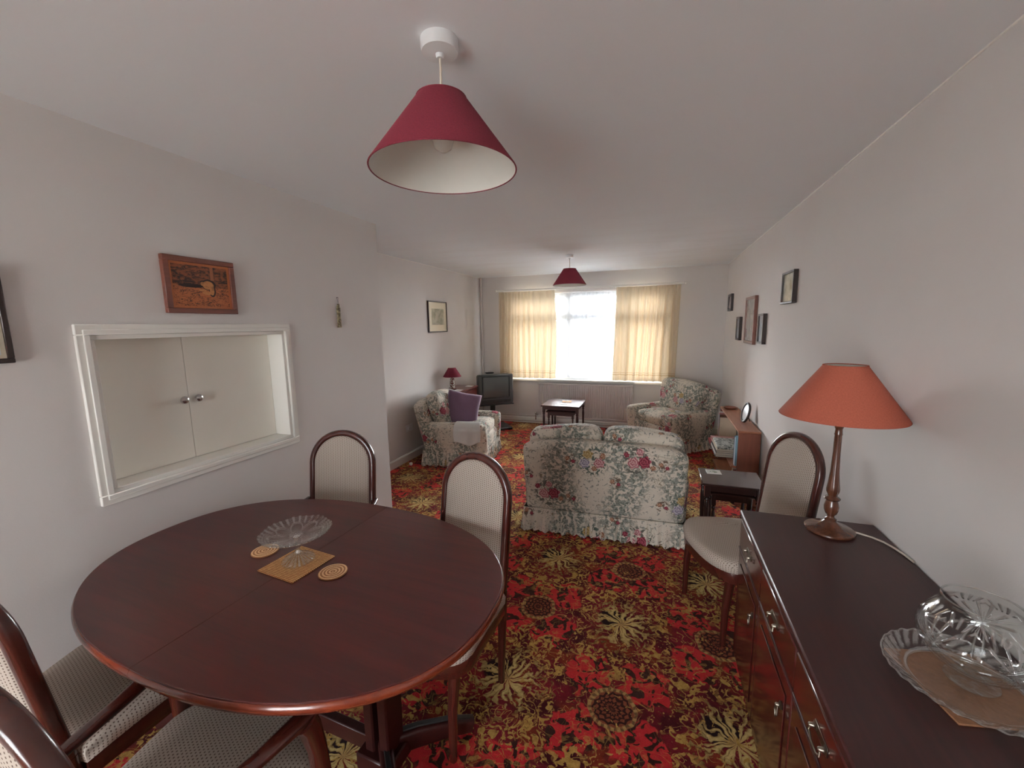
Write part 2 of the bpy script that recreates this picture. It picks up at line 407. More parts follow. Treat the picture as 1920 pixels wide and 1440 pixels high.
# ================================================================ mesh builder
class MB:
    def __init__(s): s.v = []; s.f = []
    def add(s, vs, fs, mtx=None):
        b = len(s.v)
        s.v += [tuple(mtx @ Vector(p)) if mtx else tuple(p) for p in vs]
        s.f += [tuple(i + b for i in f) for f in fs]
        return s
    def box(s, x0, x1, y0, y1, z0, z1, b=0.0, mtx=None):
        if b <= 0:
            vs = [(x, y, z) for x in (x0, x1) for y in (y0, y1) for z in (z0, z1)]
            fs = [(0, 1, 3, 2), (4, 6, 7, 5), (0, 4, 5, 1), (2, 3, 7, 6), (0, 2, 6, 4), (1, 5, 7, 3)]
            return s.add(vs, fs, mtx)
        b = min(b, abs(x1-x0)*.45, abs(y1-y0)*.45, abs(z1-z0)*.45)
        vs = []; idx = {}
        for i, x in enumerate((x0, x1)):
            for j, y in enumerate((y0, y1)):
                for k, z in enumerate((z0, z1)):
                    xi = x + (b if i == 0 else -b); yi = y + (b if j == 0 else -b); zi = z + (b if k == 0 else -b)
                    idx[(i, j, k)] = len(vs)
                    vs += [(x, yi, zi), (xi, y, zi), (xi, yi, z)]
        I = lambda i, j, k, a: idx[(i, j, k)] + a
        fs = []
        for i in (0, 1): fs.append((I(i, 0, 0, 0), I(i, 1, 0, 0), I(i, 1, 1, 0), I(i, 0, 1, 0)))
        for j in (0, 1): fs.append((I(0, j, 0, 1), I(1, j, 0, 1), I(1, j, 1, 1), I(0, j, 1, 1)))
        for k in (0, 1): fs.append((I(0, 0, k, 2), I(1, 0, k, 2), I(1, 1, k, 2), I(0, 1, k, 2)))
        for i in (0, 1):
            for j in (0, 1): fs.append((I(i, j, 0, 0), I(i, j, 1, 0), I(i, j, 1, 1), I(i, j, 0, 1)))
        for i in (0, 1):
            for k in (0, 1): fs.append((I(i, 0, k, 0), I(i, 1, k, 0), I(i, 1, k, 2), I(i, 0, k, 2)))
        for j in (0, 1):
            for k in (0, 1): fs.append((I(0, j, k, 1), I(1, j, k, 1), I(1, j, k, 2), I(0, j, k, 2)))
        for i in (0, 1):
            for j in (0, 1):
                for k in (0, 1): fs.append((I(i, j, k, 0), I(i, j, k, 1), I(i, j, k, 2)))
        return s.add(vs, fs, mtx)
    def rings(s, rs, close=True, caps=True, mtx=None, loop=False):
        n = len(rs[0]); vs = [p for r in rs for p in r]; fs = []
        m = len(rs)
        for a in range(m if loop else m-1):
            b = (a+1) % m
            for i in range(n if close else n-1):
                j = (i+1) % n
                fs.append((a*n+i, a*n+j, b*n+j, b*n+i))
        if caps and not loop:
            fs.append(tuple(range(n))[::-1]); fs.append(tuple((m-1)*n+i for i in range(n)))
        return s.add(vs, fs, mtx)
    def tube(s, pts, rad, n=10, mtx=None, caps=True, ell=(1, 1), ref=None, loop=False):
        pts = [Vector(p) for p in pts]; m = len(pts); rs = []
        up = Vector(ref) if ref else None; a = None
        for i, q in enumerate(pts):
            t = (pts[(i+1) % m] - pts[i-1]) if (loop or 0 < i < m-1) else (pts[1]-pts[0] if i == 0 else pts[-1]-pts[-2])
            t.normalize()
            if up is not None: b = up - t*up.dot(t); b.normalize(); a = t.cross(b)
            else:
                if a is None:
                    h = Vector((0, 0, 1)) if abs(t.z) < .9 else Vector((1, 0, 0)); a = h.cross(t).normalized()
                a = (a - t*a.dot(t)).normalized(); b = t.cross(a)
            r = rad[i] if isinstance(rad, (list, tuple)) else rad
            rs.append([tuple(q + a*(cos(2*pi*k/n)*r*ell[0]) + b*(sin(2*pi*k/n)*r*ell[1])) for k in range(n)])
        return s.rings(rs, mtx=mtx, caps=caps, loop=loop)
    def sweep(s, pts, prof, ref, mtx=None, scale=None, caps=True):
        """prof: list of (a,b); a across path inside the plane normal to ref, b along ref"""
        pts = [Vector(p) for p in pts]; m = len(pts); rs = []; up = Vector(ref)
        for i, q in enumerate(pts):
            t = (pts[i+1]-pts[i-1]) if 0 < i < m-1 else (pts[1]-pts[0] if i == 0 else pts[-1]-pts[-2]); t.normalize()
            b = (up - t*up.dot(t)).normalized(); a = t.cross(b)
            k = scale[i] if scale else 1.0
            rs.append([tuple(q + a*(pa*k) + b*(pb*k)) for pa, pb in prof])
        return s.rings(rs, mtx=mtx, caps=caps)
    def lathe(s, prof, n=32, mtx=None, mod=None, caps=True):
        rs = []
        for r, z in prof:
            ring = []
            for k in range(n):
                t = 2*pi*k/n; rr, zz = (mod(r, z, t) if mod else (r, z))
                ring.append((rr*cos(t), rr*sin(t), zz))
            rs.append(ring)
        return s.rings(rs, mtx=mtx, caps=caps)
    def prism(s, poly, z0, z1, b=0.0, mtx=None):
        n = len(poly)
        def ring(ins, z):
            if ins == 0: return [(x, y, z) for x, y in poly]
            out = []
            for i in range(n):
                p0 = Vector(poly[i-1]); p1 = Vector(poly[i]); p2 = Vector(poly[(i+1) % n])
                e1 = (p1-p0).normalized(); e2 = (p2-p1).normalized()
                n1 = Vector((-e1.y, e1.x)); n2 = Vector((-e2.y, e2.x)); nn = (n1+n2)
                nn = nn/ max(.3, nn.length_squared)*2 if nn.length > 1e-6 else n1
                out.append((p1.x+nn.x*ins, p1.y+nn.y*ins, z))
            return out
        if b: rs = [ring(b, z0), ring(b*.3, z0+b*.3), ring(0, z0+b), ring(0, z1-b), ring(b*.3, z1-b*.3), ring(b, z1)]
        else: rs = [ring(0, z0), ring(0, z1)]
        return s.rings(rs, mtx=mtx)
    def grid(s, fn, nu, nv, mtx=None, wrap=False):
        vs = [fn(i/nu, j/nv) for j in range(nv+1) for i in range(nu if wrap else nu+1)]
        w = nu if wrap else nu+1
        fs = [(j*w+i, j*w+(i+1) % w, (j+1)*w+(i+1) % w, (j+1)*w+i) for j in range(nv) for i in range(nu)]
        return s.add(vs, fs, mtx)
    def soft(s, cx, cy, cz, sx, sy, sz, r, n=8, puff=(0, 0, 0), fn=None, mtx=None):
        """rounded upholstery block"""
        h = (sx/2, sy/2, sz/2); r = min(r, *[a*.98 for a in h]); vs = {}; out = []; fs = []
        def pt(p):
            key = tuple(round(a, 5) for a in p)
            if key in vs: return vs[key]
            q = [p[a]*h[a] for a in range(3)]
            c = [max(-(h[a]-r), min(h[a]-r, q[a])) for a in range(3)]
            d = Vector([q[a]-c[a] for a in range(3)])
            if d.length > 1e-9: d = d.normalized()*r
            q = Vector(c)+d
            for a in range(3):
                b, e = (a+1) % 3, (a+2) % 3
                if abs(p[a]) > .999 or puff[a]:
                    q[a] += puff[a]*p[a]*(1-p[b]**2)*(1-p[e]**2)
            q += Vector((cx, cy, cz))
            if fn: q = Vector(fn(q, p))
            vs[key] = len(out); out.append(tuple(q)); return vs[key]
        ts = [-1+2*i/n for i in range(n+1)]
        # denser sampling near the edges
        ts = [math.copysign(abs(t)**.75, t) for t in ts]
        for a in range(3):
            b, e = (a+1) % 3, (a+2) % 3
            for sg in (-1, 1):
                for i in range(n):
                    for j in range(n):
                        q = []
                        for (ii, jj) in ((i, j), (i+1, j), (i+1, j+1), (i, j+1)):
                            p = [0, 0, 0]; p[a] = sg; p[b] = ts[ii]; p[e] = ts[jj]; q.append(pt(p))
                        fs.append(tuple(q))
        return s.add(out, fs, mtx)
    def obj(s, name, m, parent=None, ang=40, loc=None, rot=None, recalc=True):
        me = bpy.data.meshes.new(name); me.from_pydata(s.v, [], s.f); me.update()
        bm = bmesh.new(); bm.from_mesh(me)
        if recalc: bmesh.ops.recalc_face_normals(bm, faces=bm.faces)
        uvl = bm.loops.layers.uv.new('UVMap')
        for f in bm.faces:
            n = f.normal; ax = max(range(3), key=lambda i: abs(n[i]) + (0.15 if i == 1 else 0))
            for l in f.loops:
                c = l.vert.co
                l[uvl].uv = ((c.y, c.z), (c.x, c.z), (c.x, c.y))[ax]
            f.smooth = True
        bm.to_mesh(me); bm.free()
        me.set_sharp_from_angle(angle=radians(ang))
        me.materials.append(m)
        o = bpy.data.objects.new(name, me); COL.objects.link(o)
        if parent: o.parent = parent
        if loc: o.location = loc
        if rot: o.rotation_euler = rot
        return o

def tag(o, label=None, cat=None, group=None, kind=None):
    if label: o['label'] = label
    if cat: o['category'] = cat
    if group: o['group'] = group
    if kind: o['kind'] = kind
    return o
def thing(name, label, cat, loc=(0, 0, 0), rz=0.0, group=None):
    o = bpy.data.objects.new(name, None); COL.objects.link(o); o.empty_display_size = .1
    o.location = loc; o.rotation_euler = (0, 0, rz); return tag(o, label, cat, group)
def struct(name, mb, m, ang=40):
    return tag(mb.obj(name, m, ang=ang), kind='structure')
def dup(root, loc, rz, label=None, group=None):
    c = root.copy(); COL.objects.link(c); c.location = loc; c.rotation_euler = (0, 0, rz)
    if label: c['label'] = label
    if group: c['group'] = group
    for ch in [o for o in COL.objects if o.parent == root]:
        d = ch.copy(); COL.objects.link(d); d.parent = c
        for g in [o for o in COL.objects if o.parent == ch]:
            e = g.copy(); COL.objects.link(e); e.parent = d
    return c
def T(x=0, y=0, z=0, rx=0, ry=0, rz=0):
    return Matrix.Translation((x, y, z)) @ Matrix.Rotation(rz, 4, 'Z') @ Matrix.Rotation(ry, 4, 'Y') @ Matrix.Rotation(rx, 4, 'X')

# ================================================================ room shell
XR, XL, XLN, YF, YR, YJ, HC = .88, -2.83, -2.07, 6.48, -2.60, 2.776, 2.40
WX0, WX1, WZ0, WZ1 = -2.30, .12, .74, 2.12          # far window opening
PX0, PX1, PZ1 = -1.88, -.32, 2.08                   # patio opening behind the viewer
HY0, HY1, HZ0, HZ1 = .965, 1.85, .968, 1.605        # serving hatch opening
struct('floor', MB().box(XL-.12, XR+.12, YR-.2, YF+.27, -.08, 0), CARPET)
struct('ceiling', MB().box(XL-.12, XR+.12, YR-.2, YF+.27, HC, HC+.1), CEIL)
struct('wall_right', MB().box(XR, XR+.12, YR-.2, YF+.27, 0, HC), WALL)
struct('wall_left_far', MB().box(XL-.12, XL, YJ-.12, YF+.27, 0, HC), WALL)
w = MB(); T0 = .14
w.box(XLN-T0, XLN, YR-.2, HY0, 0, HC); w.box(XLN-T0, XLN, HY1, YJ, 0, HC)
w.box(XLN-T0, XLN, HY0, HY1, 0, HZ0); w.box(XLN-T0, XLN, HY0, HY1, HZ1, HC)
struct('wall_left_near', w, WALL)
struct('wall_left_return', MB().box(XL, XLN-T0, YJ-.12, YJ, 0, HC), WALL)
w = MB(); w.box(XL, WX0, YF, YF+.27, 0, HC); w.box(WX1, XR, YF, YF+.27, 0, HC)
w.box(WX0, WX1, YF, YF+.27, 0, WZ0); w.box(WX0, WX1, YF, YF+.27, WZ1, HC)
struct('wall_far', w, WALL)
w = MB(); w.box(XLN, PX0, YR-.2, YR, 0, HC); w.box(PX1, XR, YR-.2, YR, 0, HC); w.box(PX0, PX1, YR-.2, YR, PZ1, HC)
struct('wall_rear', w, WALL)
def skirt_board(name, x0, x1, y0, y1, h=.10):
    struct(name, MB().box(x0, x1, y0, y1, 0, h*.86, .002).box(x0 + (.004 if x1 < 0 and x1-x0 < .1 else 0), x1 - (.004 if x1-x0 < .1 else 0), y0, y1 - (.004 if y1-y0 < .1 else 0), h*.86, h, .003), WHITE)
skirt_board('baseboard_left_far', XL, XL+.016, YJ, YF)
skirt_board('baseboard_far', XL, XR, YF-.016, YF)
struct('baseboard_right', MB().box(XR-.016, XR, YR, YF, 0, .10, .003), WHITE)
struct('baseboard_left_near', MB().box(XLN, XLN+.016, YR, YJ, 0, .10, .003), WHITE)
# thin cornice beads where wall meets ceiling
struct('trim_1', MB().box(XR-.006, XR, YR, YF, HC-.006, HC, .001), WHITE)
struct('trim_2', MB().box(XL, XL+.006, YJ, YF, HC-.008, HC, .001), WHITE)

# ---- far window
wf = MB(); YW = YF+.10
wf.box(WX0, WX1, YW, YW+.06, WZ0, WZ0+.05, .006); wf.box(WX0, WX1, YW, YW+.06, WZ1-.05, WZ1, .006)
for xx in (WX0, -1.37, -.52, WX1-.05): wf.box(xx, xx+.05, YW, YW+.06, WZ0+.05, WZ1-.05, .006)
win = struct('window_1', wf, UPVC)
tr = MB()
for a, b in ((WX0+.05, -1.37), (-1.32, -.52), (-.47, WX1-.05)):
    tr.box(a, b, YW+.005, YW+.055, 1.72, 1.78, .006)
    for z0, z1 in ((WZ0+.05, 1.72), (1.78, WZ1-.05)):
        tr.box(a, a+.035, YW-.004, YW+.04, z0, z1, .004); tr.box(b-.035, b, YW-.004, YW+.04, z0, z1, .004)
        tr.box(a+.035, b-.035, YW-.004, YW+.04, z0, z0+.035, .004); tr.box(a+.035, b-.035, YW-.004, YW+.04, z1-.035, z1, .004)
tr.obj('sash', UPVC, win)
MB().box(WX0+.05, WX1-.05, YW+.02, YW+.024, WZ0+.05, WZ1-.05).obj('pane', PANE, win)
MB().box(WX0-.04, WX1+.04, YF-.045, YW, WZ0-.035, WZ0-.001, .006).obj('sill', WHITE, win)
# ---- patio window behind the viewer
pf = MB(); YP = YR-.14
pf.box(PX0, PX1, YP, YP+.06, 0.0, .07, .005); pf.box(PX0, PX1, YP, YP+.06, PZ1-.07, PZ1, .005)
for xx in (PX0, -1.135, PX1-.07): pf.box(xx, xx+.07, YP, YP+.06, .07, PZ1-.07, .005)
win2 = struct('window_2', pf, UPVC)
MB().box(PX0+.07, PX1-.07, YP+.02, YP+.024, .07, PZ1-.07).obj('pane', PANE, win2)

# ---- serving hatch
h = thing('serving_hatch', 'white framed serving hatch with two closed cream doors', 'serving hatch', (XLN, (HY0+HY1)/2, HZ0))
hw_, hh = (HY1-HY0)/2, HZ1-HZ0
a = MB(); aw = .041
def hframe(mb, w0, w1, x0, x1, b):
    # rectangular ring of four strips; w0 outside offset, w1 inside offset
    mb.box(x0, x1, -hw_-w0, hw_+w0, hh+w1, hh+w0, b); mb.box(x0, x1, -hw_-w0, hw_+w0, -w0, -w1, b)
    mb.box(x0, x1, -hw_-w0, -hw_-w1, -w1, hh+w1, b); mb.box(x0, x1, hw_+w1, hw_+w0, -w1, hh+w1, b)
hframe(a, aw, 0.0, .0005, .016, .003); hframe(a, aw*.5, .0, .016, .022, .003)
a.obj('architrave', WHITE, h)
a = MB(); hframe(a, -.0005, -.018, -.125, .010, .002); a.obj('lining', WHITE, h)
MB().box(-.1290, -.1255, -hw_+.001, hw_-.001, .001, hh-.001).obj('light_stop_board', CREAM, h)  # unseen board added to stop light leaking between the doors
for sg in (-1, 1):
    y0, y1 = (-hw_+.0185, -.0010) if sg < 0 else (.0010, hw_-.0185)
    off = -.045
    y0 += (off if y0 != -hw_+.0185 else 0); y1 += (off if y1 != hw_-.0185 else 0)
    d = MB().box(-.120, -.102, y0, y1, .0190, hh-.0190, .0015).obj('door', CREAM, h)
    k = MB(); ky = -.045 + (sg*.033)
    k.lathe([(.006, 0), (.006, .010), (.016, .014), (.019, .022), (.016, .030), (.008, .034), (.001, .0345)], 20, T(-.102, ky, .315, 0, pi/2, 0))
    k.obj('knob', CHROME, d)

# ---- heating pipes
tag(MB().tube([(XL+.03, YF-.035, .0), (XL+.03, YF-.035, HC)], .014, 12).obj('heating_pipe', PINKP), 'pale vertical heating pipe in the far corner behind the television', 'pipe')
tag(MB().tube([(XL+.06, YF-.032, .125), (-1.84, YF-.032, .125)], .009, 8).tube([(XL+.06, YF-.034, .035), (.5, YF-.034, .035)], .010, 8).obj('skirting_pipe', PINKP), 'thin pipes running along the skirting under the far window', 'pipe')

# ================================================================ radiator, curtains
rad = thing('radiator', 'long white ribbed panel radiator under the far window', 'radiator', (-1.07, YF-.06, .13))
def radf(u, v):
    x = -.735 + 1.47*u; k = abs(((u*44) % 1) - .5)*2
    k = max(0, min(1, (k-.3)*2.5))
    inside = 1 if .03 < v < .97 else 0
    return (x, -.026 - .016*k*inside, .02+.52*v)
r_ = MB(); r_.grid(radf, 352, 12); r_.box(-.74, .74, -.024, .02, .0, .56, .006)
r_.box(-.74, .74, -.043, -.023, .0, .025, .003); r_.box(-.74, .74, -.043, -.023, .535, .56, .003); r_.obj('panel', RADM, rad)
v_ = MB().tube([(-.74, -.01, .03), (-.79, -.01, .03), (-.79, -.01, -.06)], .009, 10)
v_.lathe([(.012, 0), (.018, .005), (.018, .03), (.012, .035)], 14, T(-.79, -.01, .035)); v_.obj('valve', CHROME, rad)
tag(MB().box(-1.83, -.315, YF-.125, YF-.046, .735, .752, .004).obj('radiator_shelf', WHITE), 'narrow white shelf lying over the radiator', 'shelf')

def curtain(name, label, x0, x1, z0, z1, yb, amp, nf, seed, mat_, top_gather=.4, sway=None, kind='curtain', group=None):
    rnd = random.Random(seed); ph = [rnd.uniform(0, 6.28) for _ in range(5)]
    def fn(u, v):
        # v 0 top .. 1 bottom
        x = x0 + (x1-x0)*u + (sway(u, v) if sway else 0)
        uu = u + .02*sin(9*u+ph[0]) + .012*sin(3*v+ph[1]+u*8)
        a = amp*(top_gather + (1-top_gather)*min(1, v*2.2))
        y = yb + a*(sin(uu*nf*2*pi+ph[2])*.65 + sin(uu*nf*4.6*pi+ph[3]+v*.8)*.35) + .006*sin(uu*nf*14+ph[4]) * (1-v)
        return (x, y, z1 + (z0-z1)*v)
    nu, nv = int(nf*16), 26
    mb = MB(); mb.grid(fn, nu, nv)
    o = mb.obj(name, mat_, recalc=False, ang=180)
    # metre UVs along the cloth
    me = o.data; uvl = me.uv_layers['UVMap'].data
    for l in me.loops:
        c = me.vertices[l.vertex_index].co; uvl[l.index].uv = (c.x*1.4, c.z)
    return tag(o, label, kind, group)
curtain('curtain', 'cream curtain hanging on the television side of the far window', -2.455, -1.535, .765, 2.146, YF-.100, .044, 8, 3, CURT,
        sway=lambda u, v: (.03*sin(v*3.1)*(1 if u > .8 else 0)*(u-.8)*5) + .02*v*(u-.5) )
curtain('curtain', 'cream curtain hanging on the armchair side of the far window', -.60, .285, .765, 2.146, YF-.100, .044, 8, 8, CURT,
        sway=lambda u, v: -.05*v*(1-u) - .04*v*u)
curtain('net_curtain', 'sheer white net curtain across the left half of the far window', -2.28, -1.045, .775, 2.10, YF+.045, .016, 11, 21, NET, kind='net curtain')
curtain('net_curtain', 'sheer white net curtain across the right half of the far window', -1.035, .11, .775, 2.10, YF+.030, .016, 10, 33, NET, kind='net curtain')
rl = thing('curtain_rail', 'white curtain rail across the top of the far window', 'curtain rail', (-1.09, YF-.07, 2.165))
MB().box(-1.39, 1.41, -.030, -.012, -.012, .016, .003).obj('rail', WHITE, rl)
for xx in (-1.34, -.45, .47, 1.38): MB().box(xx-.012, xx+.012, -.0118, .068, -.01, .01, .002).obj('bracket', WHITE, rl)
for xx in (-1.40, 1.42): MB().lathe([(.010, 0), (.017, .008), (.017, .02), (.006, .028)], 14, T(xx, -.021, .002, 0, pi/2 if xx > 0 else -pi/2, 0)).obj('finial', WHITE, rl)

# ================================================================ pendant lamps
def shade_mesh(mb, r0, r1, h, th, n=72, z=0):
    """truncated cone wall: r1 bottom radius at z, r0 top radius at z+h"""
    mb.lathe([(r1, z), (r1-.0004, z+.004), (r0+(r1-r0)*.02, z+h-.004), (r0, z+h)], n, caps=False)
def pendant(loc, label, R0, R1, H, drop, rose_r=.052):
    t = thing('pendant_lamp', label, 'ceiling lamp', (loc[0], loc[1], HC), 0, 'burgundy pendant lamps')
    MB().lathe([(rose_r, 0), (rose_r, -.022), (rose_r*.95, -.032), (.012, -.036), (.010, -.046), (.004, -.047)], 36).obj('ceiling_rose', UPVC, t)
    zt = -drop
    MB().tube([(0, 0, -.040), (.001, 0, -.5*drop), (0, 0, zt+.01)], .0036, 8).obj('flex', CORD, t)
    s = MB(); shade_mesh(s, R0, R1, H, .001, z=zt-H); so = s.obj('shade', SHRED, t)
    s = MB(); shade_mesh(s, R0-.0022, R1-.0022, H, .001, z=zt-H); s.obj('lining', SHLIN, so)
    s = MB(); s.tube([(R1*cos(a), R1*sin(a), zt-H) for a in [2*pi*k/72 for k in range(72)]], .0022, 6, loop=True)
    s.tube([(R0*cos(a), R0*sin(a), zt) for a in [2*pi*k/48 for k in range(48)]], .0018, 6, loop=True); s.obj('binding', SHRED, so)
    g = MB(); g.lathe([(.014, zt+.012), (.018, zt-.005), (.018, zt-.05), (.020, zt-.055)], 20)
    for k in range(3):
        a = 2*pi*k/3; g.tube([(.016*cos(a), .016*sin(a), zt-.012), (R0*cos(a), R0*sin(a), zt-.003)], .0015, 5)
    g.obj('lamp_holder', UPVC, t)
    MB().lathe([(.012, zt-.055), (.016, zt-.07), (.029, zt-.095), (.031, zt-.11), (.024, zt-.13), (.010, zt-.139), (.001, zt-.141)], 24).obj('bulb', BULB, t)
    return t
pendant((-.597, 1.131), 'burgundy cone pendant lamp hanging near the dining table', .070, .208, .190, .150)
pendant((-.980, 4.815), 'burgundy cone pendant lamp hanging before the far window, beyond the sofa', .072, .190, .180, .155, .042)

# ================================================================ framed pictures
def photo_mat(name, bg_c, c1, c2, seed=0.0, scale=9.0):
    def f(p):
        o = coord('Object'); x, y, z = sep(o)
        n = noi(vec(x, y + seed, z), scale, 4.0, .6); n2 = noi(vec(x+seed, y, z), scale*3, 3.0)
        P(p, col=mix(ss(.35, .62, n*.7+n2*.3), c1, c2), rough=.12, coat=.5, coatr=.03)
    return mat(name, f)
MOUNT = plain('cream_mount_card', (.66, .60, .46), .25, .03, coat=.5, coatr=.03)
def framed(label, x, y, z, sy, sz, depth, face, bw, fm, pm, mount=None, mw=(.0, .0), group=None, rx=0.0):
    """picture hung on a wall; face=+1 looks to +x, -1 looks to -x"""
    t = thing('picture_frame', label, 'picture', (x, y, z), 0 if face > 0 else pi, group)
    if rx: t.rotation_euler[0] = rx
    a = MB(); hy, hz = sy/2, sz/2
    a.box(.0005, depth, -hy, hy, hz-bw, hz, .002); a.box(.0005, depth, -hy, hy, -hz, -hz+bw, .002)
    a.box(.0005, depth, -hy, -hy+bw, -hz+bw, hz-bw, .002); a.box(.0005, depth, hy-bw, hy, -hz+bw, hz-bw, .002)
    a.obj('frame', fm, t)
    d2 = depth*.62
    if mount:
        MB().box(d2-.004, d2, -hy+bw, hy-bw, -hz+bw, hz-bw).obj('mount', mount, t)
        MB().box(d2, d2+.0015, -hy+bw+mw[0], hy-bw-mw[0], -hz+bw+mw[1], hz-bw-mw[1]).obj('print', pm, t)
    else:
        MB().box(d2-.004, d2, -hy+bw, hy-bw, -hz+bw, hz-bw).obj('print', pm, t)
    return t
GREYP = photo_mat('grey_green_print', 0, (.10, .11, .08), (.34, .34, .28), 1.0, 8)
PALEP = photo_mat('pale_botanical_print', 0, (.42, .42, .30), (.78, .76, .66), 2.0, 7)
BLUEP = photo_mat('pale_blue_print', 0, (.36, .40, .45), (.60, .64, .68), 3.0, 6)
TAPES = photo_mat('long_grey_print', 0, (.30, .27, .23), (.46, .42, .37), 5.0, 5)
PINKPR = photo_mat('pink_print', 0, (.42, .22, .20), (.58, .50, .50), 7.0, 8)
WHITEP = photo_mat('near_white_print', 0, (.60, .64, .66), (.72, .76, .78), 9.0, 4)
framed('dark framed print with cream mount on the wall above the left armchair', XL, 5.005, 1.745, .50, .41, .022, 1, .014, BLACKF, GREYP, MOUNT, (.075, .085))
framed('partly seen dark framed picture at the photo edge left of the hatch', XLN, .50, 1.68, .52, .325, .022, 1, .016, BLACKF, WHITEP, MOUNT, (.012, .012))
framed('black framed pale print, nearest to the viewer on the right wall', XR, 3.475, 1.85, .285, .225, .030, -1, .016, BLACKF, PALEP)
framed('tall brown framed print in the middle of the right wall group', XR, 4.72, 1.628, .44, .465, .030, -1, .028, COPF, TAPES)
framed('small black framed blue print hanging on the near side of the tall print', XR, 4.21, 1.55, .20, .265, .032, -1, .018, BLACKF, BLUEP)
framed('small black framed print hanging on the far side of the tall print', XR, 5.335, 1.54, .21, .262, .030, -1, .022, BLACKF, BLUEP)
framed('small dark framed pink print high beside the window corner', XR, 6.02, 1.86, .26, .215, .030, -1, .026, BLACKF, PINKPR)
def copper_f(p):
    x, y, z = sep(coord('Object'))
    n = noi(vec(x, y*1.0, z*2.2), 26, 4.0, .65, 1.2); n2 = noi(vec(x, y, z), 70, 3.0, .6, 1.0)
    border = fmin(gt(.127, fabs(y)), gt(.093, fabs(z)))
    base = mix(n2, (.34, .095, .035), (.50, .17, .065))
    ink = (.035, .020, .018)
    top = gt(z, .0 - .03*y)
    dk = ss(.42, .60, n)
    col = mix(fmin(top, border)*(.45 + .55*dk), base, ink)
    lines = ss(.03, .015, fabs(n - .5))*(1.0 - top)*border
    col = mix(lines, col, ink)
    # crouching figure: back, head, legs
    def blob(cy, cz, ry, rz):
        return ss(1.06, .94, ln2((y-cy)/ry, (z-cz)/rz))
    fig = fmax(fmax(blob(.030, .006, .026, .020), blob(.004, .012, .010, .009)), fmax(blob(.046, -.016, .011, .024), blob(.022, -.030, .022, .009)))
    fig = fmax(fig, blob(.002, -.018, .018, .005))
    out = fmax(fmax(blob(.032, .009, .034, .026), blob(.005, .014, .015, .014)), fmax(blob(.047, -.018, .017, .030), blob(-.045, .000, .060, .009)))
    col = mix(out, col, ink); col = mix(fig*(.55 + .45*ss(.4, .5, n)), col, mix(n2, (.40, .15, .05), (.55, .27, .10)))
    col = mix(fmin(ss(.010, .006, fabs(y - .052)), gt(z, .03))*border, col, (.30, .11, .05))
    P(p, col=col, rough=.38, metal=.35)
COPPER = mat('etched_copper_sheet', copper_f)
framed('wooden framed copper etching hanging above the serving hatch', XLN, 1.410, 1.823, .325, .256, .024, 1, .024, COPF, COPPER)

# wall ornament beside the hatch
orn = thing('wall_ornament', 'slim brown hanging ornament on the wall beside the hatch', 'ornament', (XLN, 2.305, 1.72))
MB().tube([(.006, -.004, .10), (.012, .0, .06), (.006, .008, .10)], .0012, 6).tube([(.0, 0, .102), (.012, 0, .102)], .002, 6).obj('string', DARKW, orn)
def brf(p): P(p, col=mix(ss(.4, .6, noi(coord('Object'), 70, 2.0)), (.10, .065, .03), (.34, .28, .17)), rough=.35, metal=.5)
BRON = mat('bronze_plaque', brf)
s = MB(); s.sweep([(.010, 0, .060), (.010, 0, .03), (.010, 0, -.02), (.010, 0, -.07), (.010, 0, -.100)], [(-.016, -.004), (.016, -.004), (.014, .005), (-.014, .005)], (1, 0, 0), scale=[.55, 1.0, .8, 1.0, 1.05])
for zz in (.035, .0, -.035, -.072): s.lathe([(.001, .006), (.008, .004), (.011, 0), (.009, -.002)], 12, T(.015, 0, zz, 0, pi/2, 0))
s.obj('plaque', BRON, orn)

# wall socket
ws = thing('wall_socket', 'white wall socket low on the wall behind the left armchair', 'socket', (XL, 4.21, .40))
MB().box(.0005, .010, -.073, .073, -.043, .043, .003).obj('face_plate', UPVC, ws)
MB().box(.010, .030, -.045, -.010, -.022, .018, .004).obj('plug', UPVC, ws)
tag(MB().lathe([(.004, 0), (.014, .004), (.020, .016), (.018, .030), (.006, .036), (.001, .0365)], 18, T(-2.70, 4.02, 0)).obj('door_stop', UPVC), 'small round white stop on the carpet by the skirting', 'door stop')

# ================================================================ dining chairs
HW, HT, RK, BY, SQ = .194, 1.031, .083, -.228, .967
def back_y(z): return BY - RK*(z-.45)/(HT-.45)
def arch_pts(inset, z0=.45, n=28):
    h = HW-inset; zc = HT-HW*SQ
    pts = [(h, 0, z0 + (zc-z0)*k/8) for k in range(8)]
    pts += [(h*cos(pi*k/n), 0, zc + (h*SQ)*sin(pi*k/n)) for k in range(n+1)]
    pts += [(-h, 0, zc + (z0-zc)*(k+1)/8) for k in range(8)]
    return [(x, back_y(z), z) for x, _, z in pts]
def rprof(w, d, k=8, e=2.6):
    out = []
    for i in range(4*k):
        t = 2*pi*i/(4*k); c, s_ = cos(t), sin(t)
        out.append((w/2*math.copysign(abs(c)**(2/e), c), d/2*math.copysign(abs(s_)**(2/e), s_)))
    return out
nback = Vector((0, (HT-.45), RK)).normalized()   # normal of the raked back plane
def seat_outline(g=0.0):
    pts = []
    hb, hf = .205+g, .258+g
    yb, yf = -.205-g, .10
    pts += [(-hb, yb), (hb, yb)]
    for k in range(1, 5): pts.append((hb+(hf-hb)*k/5, yb + (yf-yb)*k/5))
    m = 18
    for k in range(m+1):
        t = pi*k/m; c = cos(t); s_ = sin(t)
        pts.append((hf*math.copysign(abs(c)**.8, c), yf + (.135+g)*abs(s_)**.85))
    for k in range(1, 5): pts.append((-hf+(hf-hb)*k/5, yf + (yb-yf)*k/5))
    return pts
